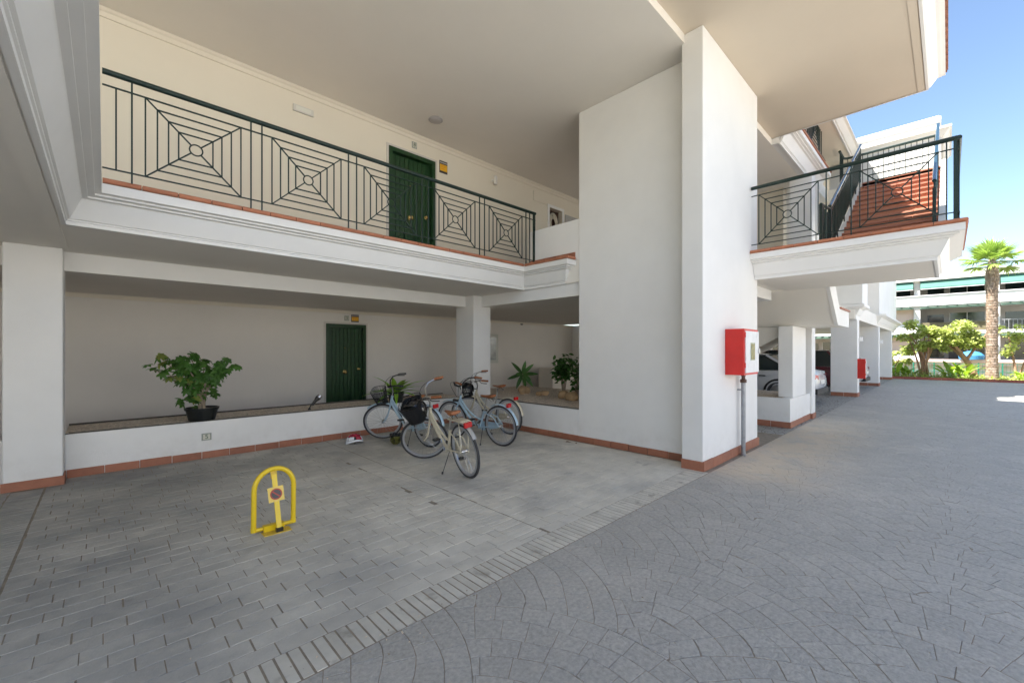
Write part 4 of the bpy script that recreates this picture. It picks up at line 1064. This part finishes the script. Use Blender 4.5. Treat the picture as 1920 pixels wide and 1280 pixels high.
# ================================================================= plants
def leafmat(name, c, var=.35):
    return mat(name, c, .42, var=var, vscale=5, rnd=.35, spec=.4, leafy=.35)
LEAF1 = leafmat('schefflera_leaf', (.07,.165,.03)); LEAFY = leafmat('variegated_leaf', (.22,.27,.06)); LEAF2 = leafmat('dark_shrub_leaf', (.06,.15,.035)); LEAF3 = leafmat('bright_leaf', (.26,.46,.06)); BARK = mat('pale_bark', (.30,.24,.17), .9, var=.3, vscale=20, bump=.5, bscale=50)
POTB = mat('black_nursery_pot', (.012,.014,.013), .35, var=.3, vscale=10)
def leaf(mb, base, d, n, L, w, fold=.25, droop=.25, seg=4):
    """one lens-shaped leaf with a folded midrib from base along d with surface normal n"""
    base = Vector(base); d = Vector(d).normalized(); n = Vector(n); s = d.cross(n)
    if s.length < 1e-3: s = d.cross(Vector((1,0,0)))
    s.normalize(); n = s.cross(d).normalized(); vs = []
    for i in range(seg+1):
        t = i/seg; ww = w*(math.sin(math.pi*min(1,t*.92+.06))**.8)*(1 if i < seg else .1)
        c = base + d*(L*t) - n*(droop*L*t*t)
        vs += [c - s*ww + n*fold*ww, c, c + s*ww + n*fold*ww]
    fs = []
    for i in range(seg):
        a = i*3; fs += [(a,a+1,a+4,a+3),(a+1,a+2,a+5,a+4)]
    mb.add(vs, fs)
def palmate(mb, p, up, n, L, w, rnd):
    up = Vector(up).normalized(); u = up.orthogonal().normalized(); v = up.cross(u); a0 = rnd.random()*6
    for k in range(n):
        a = a0 + 2*math.pi*k/n; d = (u*math.cos(a)+v*math.sin(a)) + up*rnd.uniform(-.25,.15)
        leaf(mb, p, d, up, L*rnd.uniform(.75,1.1), w*rnd.uniform(.85,1.1), .2, rnd.uniform(.1,.4))
def pot(parent, r, h, m=POTB, rim=.018):
    MB().lathe([(r*.78,0),(r*.95,h*.82),(r*1.02,h*.83),(r*1.04,h),(r*.96,h),(r*.93,h*.86)], (0,0,0), 28).build('pot', m, parent, smooth=True)
    MB().lathe([(.0,h*.85),(r*.93,h*.86)], (0,0,0), 20, close=False).build('soil', SOIL, parent)
rnd = random.Random(3)
t = thing('potted_plant', 'bushy potted umbrella plant in a black pot on the low wall', 'potted plant', loc=(1.03,7.60,.541))
pot(t, .205, .185)
q = MB(); PS = .72
stems = []
for i, (dx, dy, h_) in enumerate(((-.75,.0,.62),(-.55,.05,.70),(-.35,-.1,.74),(-.2,.1,.82),(.05,0,.72),(.25,-.1,.66),(.42,.05,.74),(.55,0,.62),(-.45,.0,.45),(-.15,-.05,.35),(.3,.1,.45),(-.6,.1,.78))):
    a = Vector((.03*math.cos(i*2), .03*math.sin(i*2), .15)); b_ = Vector((dx*PS,dy,.15+h_*.96))
    mid = a.lerp(b_,.5) + Vector((-.08*dx, 0, .10)); pts = bez(a, (a.x*.5, 0, .15+h_*.6), b_, 8); q.tube(pts, [.018-.0015*k for k in range(9)], 6); stems.append(pts)
q.build('stem', BARK, t, smooth=True)
q = MB(); qy = MB()
for pts in stems:
    for k in range(4,9):
        for _ in range(3 if k > 5 else 2):
            d = Vector((rnd.gauss(0,1),rnd.gauss(0,1),rnd.uniform(-.2,1.0))).normalized(); p = pts[k] + d*rnd.uniform(.04,.10)
            palmate(qy if rnd.random() < .045 else q, p, d*.6+Vector((0,-.35,.5)), rnd.randint(6,8), .085, .021, rnd)
for pp_ in ((-.16,-.03,.35),(-.24,0,.30),(-.1,.05,.27),(.14,-.02,.33),(.1,.03,.42)):
    for _ in range(3): palmate(q, Vector(pp_)+Vector((rnd.gauss(0,.05),rnd.gauss(0,.05),rnd.gauss(0,.05))), (rnd.gauss(0,.5),-.4,.7), 7, .08, .02, rnd)
q.build('foliage', LEAF1, t, fix=False); qy.build('yellow_leaves', LEAFY, t, fix=False)
# light green plant in a pot behind the blue bicycle
t = thing('potted_plant', 'light green fern-like plant in a black pot behind the blue bicycle', 'potted plant', loc=(4.13,7.56,.541)); pot(t, .16, .20)
for k in range(26):
    a = k*2.4; el = rnd.uniform(.35,1.3); d = Vector((math.cos(a)*math.cos(el), math.sin(a)*math.cos(el), math.sin(el)))
    q = MB(); leaf(q, (.03*math.cos(a),.03*math.sin(a),.16), d, Vector((-d.x,-d.y,1)), rnd.uniform(.32,.60), rnd.uniform(.036,.060), .3, rnd.uniform(.25,.9), 6); q.build('leaf', LEAF3, t, fix=False)
# star-shaped plant
t = thing('star_plant', 'star-shaped plant with long pointed leaves in the gravel bed', 'plant', loc=(7.42,7.30,.53))
MB().tube([(0,0,0),(.02,0,.2),(0,0,.46)], [.018,.015,.012], 7).build('stem', BARK, t, smooth=True)
Rv = Vector((.7189,-.6951,0)); Fv = Vector((.6951,.7189,0))
for k, (sx, sz, L_) in enumerate(((-.62,.80,.50),(.20,1,.40),(.68,.72,.44),(1,.12,.46),(.75,-.75,.48),(.25,-1,.42),(-.45,-.9,.46),(-1,-.22,.46),(-.9,.1,.22),(.5,-.3,.3))):
    d = Rv*sx + Vector((0,0,sz)) - Fv*rnd.uniform(.05,.5); q = MB(); leaf(q, (0,0,.44), d, -Fv + Vector((0,0,.6)), L_*.86, .047, .2, .18, 6); q.build('leaf', LEAF2, t, fix=False)
# leafy shrub at the edge of the opening
def shrub(name, label, loc, h, w, nst, nleaf, m, L=.09, wl=.03, cat='shrub', stemr=.014, lo=.25, seed=1, barkm=None, zsq=1.0):
    rn = random.Random(seed); t = thing(name, label, cat, loc=loc); q = MB(); tips = []
    for i in range(nst):
        a = 2*math.pi*i/nst + rn.uniform(-.4,.4); r_ = w*rn.uniform(.35,.9)
        pts = bez((.02*math.cos(a),.02*math.sin(a),0), (r_*.3*math.cos(a), r_*.3*math.sin(a), h*.6), (r_*math.cos(a), r_*math.sin(a), h*rn.uniform(.65,1)), 8)
        q.tube(pts, [stemr*(1-.09*k) for k in range(9)], 6); tips += pts[int(8*lo)+1:]
    q.build('stem', barkm or BARK, t, smooth=True)
    q = MB()
    for _ in range(nleaf):
        p = rn.choice(tips) + Vector((rn.gauss(0,.16*w+.04),rn.gauss(0,.16*w+.04),rn.gauss(0,.14*w+.03)*zsq)); d = Vector((rn.gauss(0,1),rn.gauss(0,1),rn.uniform(-.5,.8)))
        leaf(q, p, d, Vector((rn.gauss(0,.4),rn.gauss(0,.4),1)), L*rn.uniform(.7,1.2), wl, .2, rn.uniform(0,.4), 3)
    q.build('foliage', m, t, fix=False); return t
shrub('shrub', 'round leafy shrub in the gravel bed beside the wall edge', (7.35,5.95,.53), .84, .20, 7, 420, LEAF2, .12, .038, seed=5, lo=.45)
shrub('shrub', 'small dark shrub tucked against the wall edge', (7.05,5.35,.53), .85, .17, 5, 260, LEAF2, .09, .028, seed=6, lo=.2)
# garden floodlight on the low wall
t = thing('garden_spotlight', 'small black and silver garden spotlight on the low wall', 'spotlight', loc=(2.52,7.58,.541))
MB().tube([(0,0,0),(0,0,.03)], .022, 10).build('base', BLACKP, t, smooth=True)
MB().tube([(0,0,.03),(.02,0,.07),(.05,0,.10)], .012, 8).build('arm', BLACKP, t, smooth=True)
MB().tube([(.04,0,.08),(.10,0,.15),(.125,0,.18),(.15,0,.205)], [.022,.028,.040,.044], 14).build('housing', BLACKP, t, smooth=True)
MB().tube([(.147,0,.202),(.175,0,.232)], [.045,.042], 14).build('lens', mat('silver_lens', (.5,.5,.52), .2, metal=.8), t, smooth=True)
# fallen leaves by the right skirting
for k, (x_, y_) in enumerate(((5.62,4.50),(5.66,4.42),(5.70,4.36))):
    q = MB(); leaf(q, (0,0,.006), (math.cos(k*2),math.sin(k*2),.12), (0,0,1), .09, .02, .3, .1, 4)
    o = q.build('dry_leaf', mat('dry_leaf', (.16,.10,.05), .9), None, fix=False); o.location = (x_,y_,0); tag(o, ('dry brown leaf nearest the bicycles by the right skirting','middle one of the dry brown leaves by the right skirting','dry brown leaf nearest the broad pillar by the right skirting')[k], 'leaf', 'dry leaves on the paving')
# ================================================================= cars
GLS = mat('car_glass', (.02,.03,.03), .05, spec=.8); TRIM = mat('car_black_trim', (.015,.015,.016), .5); ALLOY = mat('alloy_wheel', (.45,.46,.48), .3, metal=.9); PLATE = mat('number_plate', (.75,.75,.72), .4); HLAMP = mat('clear_lamp', (.6,.62,.64), .1)
def car(label, loc, rz, paint, Lc=4.5, Wc=1.8, Hc=1.46, hatch=False):
    """nose towards +y of the car; origin on the ground at the centre"""
    t = thing('parked_car', label, 'car', 'cars parked under the building', loc=loc, rz=rz)
    h = Lc/2; w = Wc/2
    # body loft: stations y, half width, sill z, shoulder z, deck z
    st = [(-h,.70*w,.42,.60,.78),(-h+.06,.90*w,.32,.62,.93),(-h+.35,.97*w,.25,.66,1.00 if not hatch else .98),(-h+.9,1.0*w,.22,.68,.97),(-.3,1.0*w,.20,.66,.95),(.7,1.0*w,.20,.64,.93),(h-1.15,.99*w,.22,.62,.90),(h-.6,.96*w,.24,.58,.80),(h-.15,.84*w,.28,.52,.68),(h,.62*w,.36,.48,.58)]
    vs = []
    for y, hw, z0, z1, z2 in st:
        vs += [(-hw*.90,y,z0),(-hw*.99,y,z0+.12),(-hw,y,z1),(-hw*.97,y,z2-.05),(-hw*.86,y,z2),(0,y,z2+.03),(hw*.86,y,z2),(hw*.97,y,z2-.05),(hw,y,z1),(hw*.99,y,z0+.12),(hw*.90,y,z0)]
    n = 11; fs = [(i*n+j,i*n+j+1,(i+1)*n+j+1,(i+1)*n+j) for i in range(len(st)-1) for j in range(n-1)] + [(i*n+n-1,i*n,(i+1)*n,(i+1)*n+n-1) for i in range(len(st)-1)] + [tuple(range(n)), tuple((len(st)-1)*n+j for j in range(n))]
    body = MB().add(vs, fs).build('body', paint, t, smooth='all')
    yb = -h+.55 if not hatch else -h+.10
    ks = [(yb,.80*w,.97),(yb+ (.75 if not hatch else .45),.68*w,Hc-.04),(-.15,.68*w,Hc),(.35,.67*w,Hc-.02),(1.25,.82*w,.92)]
    vs = []
    for (y, hw, z) in ks: vs += [(-hw,y,z),(0,y,z+.02),(hw,y,z)]
    lo = [(-.88*w,y if i not in (0,4) else y,.93) for i,(y,hw,z) in enumerate(ks)]
    vs += [(-.88*w,y,.93) for y,_,_ in ks] + [(.88*w,y,.93) for y,_,_ in ks]
    fs = [(i*3+j,i*3+j+1,(i+1)*3+j+1,(i+1)*3+j) for i in range(4) for j in range(2)] + [(i*3,(i+1)*3,15+i+1,15+i) for i in range(4)] + [(i*3+2,20+i,20+i+1,(i+1)*3+2) for i in range(4)]
    gh = MB().add(vs, fs).build('greenhouse', GLS, t, smooth=True)
    rv = []
    for (y, hw, z) in ks[1:4]: rv += [(-hw-.012,y,z-.03),(-hw*.9,y,z+.012),(0,y,z+.035),(hw*.9,y,z+.012),(hw+.012,y,z-.03)]
    MB().add(rv, [(i*5+j,i*5+j+1,(i+1)*5+j+1,(i+1)*5+j) for i in range(2) for j in range(4)]).build('roof', paint, t, smooth=True)
    for s in (-1,1):
        for a_, b_ in ((ks[0],ks[1]),(ks[3],ks[4])): MB().bar((s*(a_[1]+.01),a_[0],a_[2]),(s*(b_[1]+.01),b_[0],b_[2]),.07,.03,up=(s,0,.4)).build('pillar', paint, t)
        MB().bar((s*.875*w,.35,.93),(s*(.68*w+.01),.28,Hc-.03),.05,.02,up=(s,0,.4)).build('pillar', TRIM, t)
        MB().bar((s*.885*w,yb+.1,.945),(s*.885*w,1.2,.94),.02,.03).build('window_trim', CHROME, t)
        for yw in (-h+.92, h-.85):
            wt = MB().lathe([(.16,-.10),(.29,-.11),(.325,-.085),(.325,.085),(.29,.11),(.16,.10)], (0,0,0), 26, Matrix.Rotation(R(90),4,'Y')).xf(Matrix.Translation((s*(w-.11),yw,.325))).build('wheel', RUBBER, t, smooth=True)
            MB().lathe([(.05,.0),(.20,.015),(.215,.03),(.05,.035)], (0,0,0), 22, Matrix.Rotation(R(90*s),4,'Y')).xf(Matrix.Translation((s*(w-.02),yw,.325))).build('rim', ALLOY, wt, smooth=True)
            for k in range(10):
                a = 2*math.pi*k/10; MB().bar((s*(w+.018),yw+.05*math.cos(a),.325+.05*math.sin(a)),(s*(w+.012),yw+.20*math.cos(a),.325+.20*math.sin(a)),.02,.03,up=(s,0,0)).build('spoke', ALLOY, wt)
            MB().tube([(s*(w-.03),yw+.365*math.cos(R(a)),.325+.365*math.sin(R(a))) for a in range(-8,189,14)], .045, 6).build('wheel_arch', TRIM, t, smooth=True)
        q = MB().add([(s*.93*w,-h+.06,.74),(s*.60*w,-h-.012,.72),(s*.60*w,-h-.012,.84),(s*.93*w,-h+.05,.88),(s*1.0*w,-h+.34,.86),(s*1.0*w,-h+.34,.78)], [(0,1,2,3),(0,3,4,5)]).build('tail_light', REDR, t)
        MB().add([(s*.55*w,h-.02,.56),(s*.88*w,h-.14,.58),(s*.90*w,h-.22,.68),(s*.58*w,h-.05,.64)], [(0,1,2,3)]).build('headlight', HLAMP, t)
        MB().bar((s*(w+.005),-.1,.80),(s*(w+.005),.08,.80),.02,.03).build('door_handle', TRIM, t); MB().bar((s*(w+.005),-1.0,.80),(s*(w+.005),-.82,.80),.02,.03).build('door_handle', TRIM, t)
        MB().cbox(s*(w+.10)-.09,.95,.90,s*(w+.10)+.09,1.05,1.04,.02).build('mirror', paint, t)
    MB().box(-.26,-h-.02,.58,.26,-h-.005,.69).build('number_plate', PLATE, t)
    MB().cbox(-.85*w,-h-.03,.30,.85*w,-h+.12,.46,.02).build('bumper', TRIM, t)
    return t
WC = mat('white_car_paint', (.50,.51,.53), .25, coat=.8); BC = mat('burgundy_car_paint', (.10,.012,.02), .2, coat=.8); WC2 = mat('pearl_car_paint', (.50,.50,.50), .25, coat=.7)
car('white saloon car parked tail out behind the planter under the stairs', (15.3,4.85,0), 0, WC)
car('burgundy car parked just beyond the white saloon', (18.6-1.0,5.3,0), 0, BC, Hc=1.6, hatch=True) if False else car('burgundy car parked beyond the white saloon', (20.4,4.9,0), 0, BC, Hc=1.58, hatch=True)
car('white hatchback with its tail showing behind the distant red cabinet', (22.9,4.45,0), 0, WC2, 4.2, 1.76, 1.5, hatch=True)
# ================================================================= garden beyond the drive
PTR = mat('palm_trunk', (.20,.14,.095), .95, var=.45, vscale=9, bump=.9, bscale=14, col2=(.28,.22,.17), c2scale=6, c2lo=.45, c2hi=.6)
pt = thing('palm_tree', 'tall fan palm with a scaly brown trunk', 'palm tree', loc=(32.6,-1.55,-.06))
prof = []
rn = random.Random(11)
for i in range(47):
    z = i*.135; r_ = .25 - .07*min(1,z/1.2)*.6 + (.03 if z > 4.6 else 0)*math.sin(min(1,(z-4.6)/1.4)*math.pi) - (.10*max(0,z-5.6)/.7); prof += [(r_*1.02,z),(r_*.97,z+.07)]
MB().lathe(prof, (0,0,0), 22).build('trunk', PTR, pt, smooth=False)
q = MB()
for i in range(520):
    z = rn.uniform(.6,6.0); a = rn.random()*6.28; r_ = .205+(.02 if z > 4.6 else 0)
    q.add([((r_)*math.cos(a-.12),(r_)*math.sin(a-.12),z),((r_)*math.cos(a+.12),(r_)*math.sin(a+.12),z),((r_+.05)*math.cos(a+.04),(r_+.05)*math.sin(a+.04),z+.13),((r_+.05)*math.cos(a-.04),(r_+.05)*math.sin(a-.04),z+.13)], [(0,1,2,3)])
tag(q.build('leaf_bases', mat('palm_leaf_base', (.34,.26,.185), .95, var=.3, vscale=8, rnd=.35), pt, fix=False), kind='stuff')
PALML = mat('palm_frond_leaf', (.26,.36,.08), .5, var=.25, vscale=3, rnd=.2, leafy=.3)
for k in range(19):
    az = k*2.39996; el = R(82 - 100*(k/18)); d = Vector((math.cos(az)*math.cos(el), math.sin(az)*math.cos(el), math.sin(el)))
    b0 = Vector((0,0,6.15)); ln = rn.uniform(.55,.8); tip = b0 + d*ln - Vector((0,0,.08)); q = MB(); q.tube([b0, b0.lerp(tip,.5)+Vector((0,0,.05)), tip], [.03,.02,.014], 5)
    side = d.cross(Vector((0,0,1)))
    if side.length < .05: side = Vector((1,0,0))
    side.normalize(); up = side.cross(d).normalized()
    for j in range(30):
        a = R(-118 + 236*j/29); dd = d*math.cos(a) + side*math.sin(a) + up*.12
        L_ = rn.uniform(.62,.82)*(1-.22*abs(j-14.5)/14.5); leaf(q, tip, dd, up, L_, .034, .5, .12+.35*rn.random()*(1 if k > 8 else .4), 4)
    q.build('frond', PALML, pt, fix=False)
GL = leafmat('garden_leaf', (.40,.45,.14)); GL2 = leafmat('garden_leaf_dark', (.09,.16,.03)); RB = mat('reddish_bark', (.34,.20,.12), .9, var=.35, vscale=8, bump=.4, bscale=20)
def tree(label, loc, stems, crowns, nleaf, m, L=.16, wl=.055, seed=1, barkm=RB):
    rn = random.Random(seed); t = thing('garden_tree', label, 'tree', loc=loc); q = MB()
    for pts, r_ in stems:
        P_ = bez(pts[0], pts[1], pts[2], 9); q.tube(P_, [r_*(1-.075*k) for k in range(10)], 7)
    q.build('trunk', barkm, t, smooth=True); q = MB()
    for _ in range(nleaf):
        c, s = rn.choice(crowns); v = Vector((rn.gauss(0,1),rn.gauss(0,1),rn.gauss(0,1))).normalized()*rn.random()**.45
        p = Vector((c[0]+v.x*s[0], c[1]+v.y*s[1], c[2]+v.z*s[2])); leaf(q, p, (rn.gauss(0,1),rn.gauss(0,1),rn.uniform(-.8,.5)), (rn.gauss(0,.5),rn.gauss(0,.5),1), L*rn.uniform(.7,1.3), wl, .25, rn.uniform(0,.5), 3)
    q.build('crown', m, t, fix=False); return t
cr = lambda n, cx, cy, cz, sx, sy, sz, s, sd: [((cx+random.Random(sd*100+i).uniform(-sx,sx), cy+random.Random(sd*200+i).uniform(-sy,sy), cz+random.Random(sd*300+i).uniform(-sz,sz)), (s,s,s*.8)) for i in range(n)]
tree('garden tree with many reddish stems at the end of the drive', (33.5,.95,-.1), [(((.1*math.cos(i),.15*math.sin(i),0),(.2*math.cos(i*2.1),.25*math.sin(i*2.1),1.2),(.5*math.cos(i*1.7),.75*math.sin(i*1.7),2.6)),.06) for i in range(9)], cr(26,0,0,2.5,.7,1.0,.75,.30,1), 2600, GL, seed=21)
tree('leaning garden tree with a thick trunk beside the palm', (33.6,-1.0,-.1), [(((0,0,0),(0,.1,.9),(-.2,.75,1.9)),.20),(((-.1,.4,1.2),(-.1,.8,1.8),(.1,1.4,2.4)),.09),(((-.1,.3,1.2),(.2,-.1,2.0),(0,-.5,2.7)),.08),(((-.15,.6,1.7),(-.2,1.0,2.3),(0,.9,2.8)),.07)], cr(26,0,.75,2.55,.6,1.0,.6,.32,2), 2400, GL, seed=22)
tree('sparse shrubby tree behind the palm', (34.2,-2.5,-.15), [(((0,0,0),(0,.1,1.2),(.1,.3,2.5)),.07),(((0,0,0),(0,-.2,1.0),(0,-.5,2.2)),.06)], cr(12,0,0,2.3,.5,.7,.7,.26,3), 700, GL, seed=23)
tree('loose pale green bush left of the many-stemmed tree', (34.6,2.5,-.15), [(((0,0,0),(0,.1,.7),(.1,.4,1.5)),.05),(((0,0,0),(0,-.2,.7),(0,-.5,1.4)),.05)], cr(14,0,0,1.35,.5,1.0,.45,.26,4), 700, GL, seed=24)
def banana(label, loc, n, L, seed, m=None):
    rn = random.Random(seed); t = thing('leafy_plant', label, 'plant', 'broad-leaved plants in the far bed', loc=loc)
    for k in range(n):
        a = k*2.4; el = rn.uniform(.7,1.35); d = Vector((math.cos(a)*math.cos(el),math.sin(a)*math.cos(el),math.sin(el))); q = MB(); b0 = Vector((.05*math.cos(a),.05*math.sin(a),0)); b1 = b0 + d*L*.45
        q.tube([b0,b1], .015, 5); leaf(q, b1, d, Vector((-d.x,-d.y,.8)), L*rn.uniform(.5,.75), .10, .3, rn.uniform(.2,.7), 6); q.build('leaf', m or GLB, t, fix=False)
GLB = leafmat('banana_leaf', (.24,.36,.05), .2)
banana('broad-leaved plant next to the last pillar', (32.6,2.05,-.08), 14, 1.0, 31); banana('broad-leaved plant between last pillar and many-stemmed tree', (32.8,1.6,-.08), 12, .9, 32)
banana('broad-leaved plant between the two garden trees', (32.9,-.05,-.08), 12, 1.15, 33); banana('broad-leaved plant at the foot of the leaning tree', (32.7,-.55,-.08), 16, 1.0, 34); banana('low broad-leaved plant right of the palm', (32.9,-2.6,-.08), 12, .7, 35)
hd = MB(); rn = random.Random(41)
for _ in range(3500):
    p = (rn.uniform(32.2,33.6), rn.uniform(-6,6), rn.uniform(-.05,.35)*rn.random()); leaf(hd, p, (rn.gauss(0,1),rn.gauss(0,1),rn.uniform(0,1.4)), (0,0,1), .2*rn.uniform(.6,1.3), .04, .2, .2, 3)
tag(hd.build('ground_cover', GL, None, fix=False), 'low green ground cover along the far kerb', 'ground cover', kind='stuff')
# green mesh fence beyond the bed
FG = mat('green_fence_paint', (.02,.16,.10), .5)
ft = thing('garden_fence', 'green metal fence beyond the palm', 'fence', loc=(36.0,0,-.3))
for k in range(18):
    MB().box(-.03,-7.5+k*.9-.03,0,.03,-7.5+k*.9+.03,1.15).build('post', FG, ft)
for z_ in (.15,.65,1.1): MB().tube([(0,-7.5,z_),(0,7.8,z_)], .015, 5).build('wire', FG, ft)
for k in range(120): MB().tube([(0,-7.5+k*.128,.05),(0,-7.5+k*.128,1.12)], .006, 4).build('bar', FG, ft)
# folded blue parasol cover on the far terrace
bl = thing('blue_cover', 'bright blue cover on the far ground-floor terrace', 'cover', loc=(54.7,-1.4,.79)); 
MB().lathe([(.75,0),(.8,.35),(.55,.62),(.15,.75)], (0,0,0), 12).build('cover', mat('blue_tarp', (.05,.22,.42), .6, var=.2, vscale=4), bl, smooth=True); MB().tube([(0,0,.7),(0,0,.95)], .03, 6).build('knob', FG, bl)

# petals, grit and leaf crumbs blown over the paving
lt = MB(); rn = random.Random(77)
for _ in range(420):
    if rn.random() < .45: x_ = rn.uniform(-.3,5.4); y_ = 2.12 + abs(rn.gauss(0,.10))*rn.choice((-1,1))
    else: x_ = rn.uniform(.2,9); y_ = rn.uniform(-1.6,2.1) if rn.random() < .7 else rn.uniform(2.4,7.2)
    if y_ > 2.3 and x_ > 5.3: continue
    s_ = rn.uniform(.004,.011); a = rn.random()*6.28; c_, n_ = math.cos(a)*s_, math.sin(a)*s_
    lt.add([(x_-c_,y_-n_,.0025),(x_+n_*.5,y_-c_*.5,.005),(x_+c_,y_+n_,.003),(x_-n_*.5,y_+c_*.5,.006)], [(0,1,2,3)])
tag(lt.build('paving_litter', mat('dry_petals', (.55,.46,.34), .9, rnd=.5), None, fix=False), 'dry petals and grit scattered over the paving', 'litter', kind='stuff')
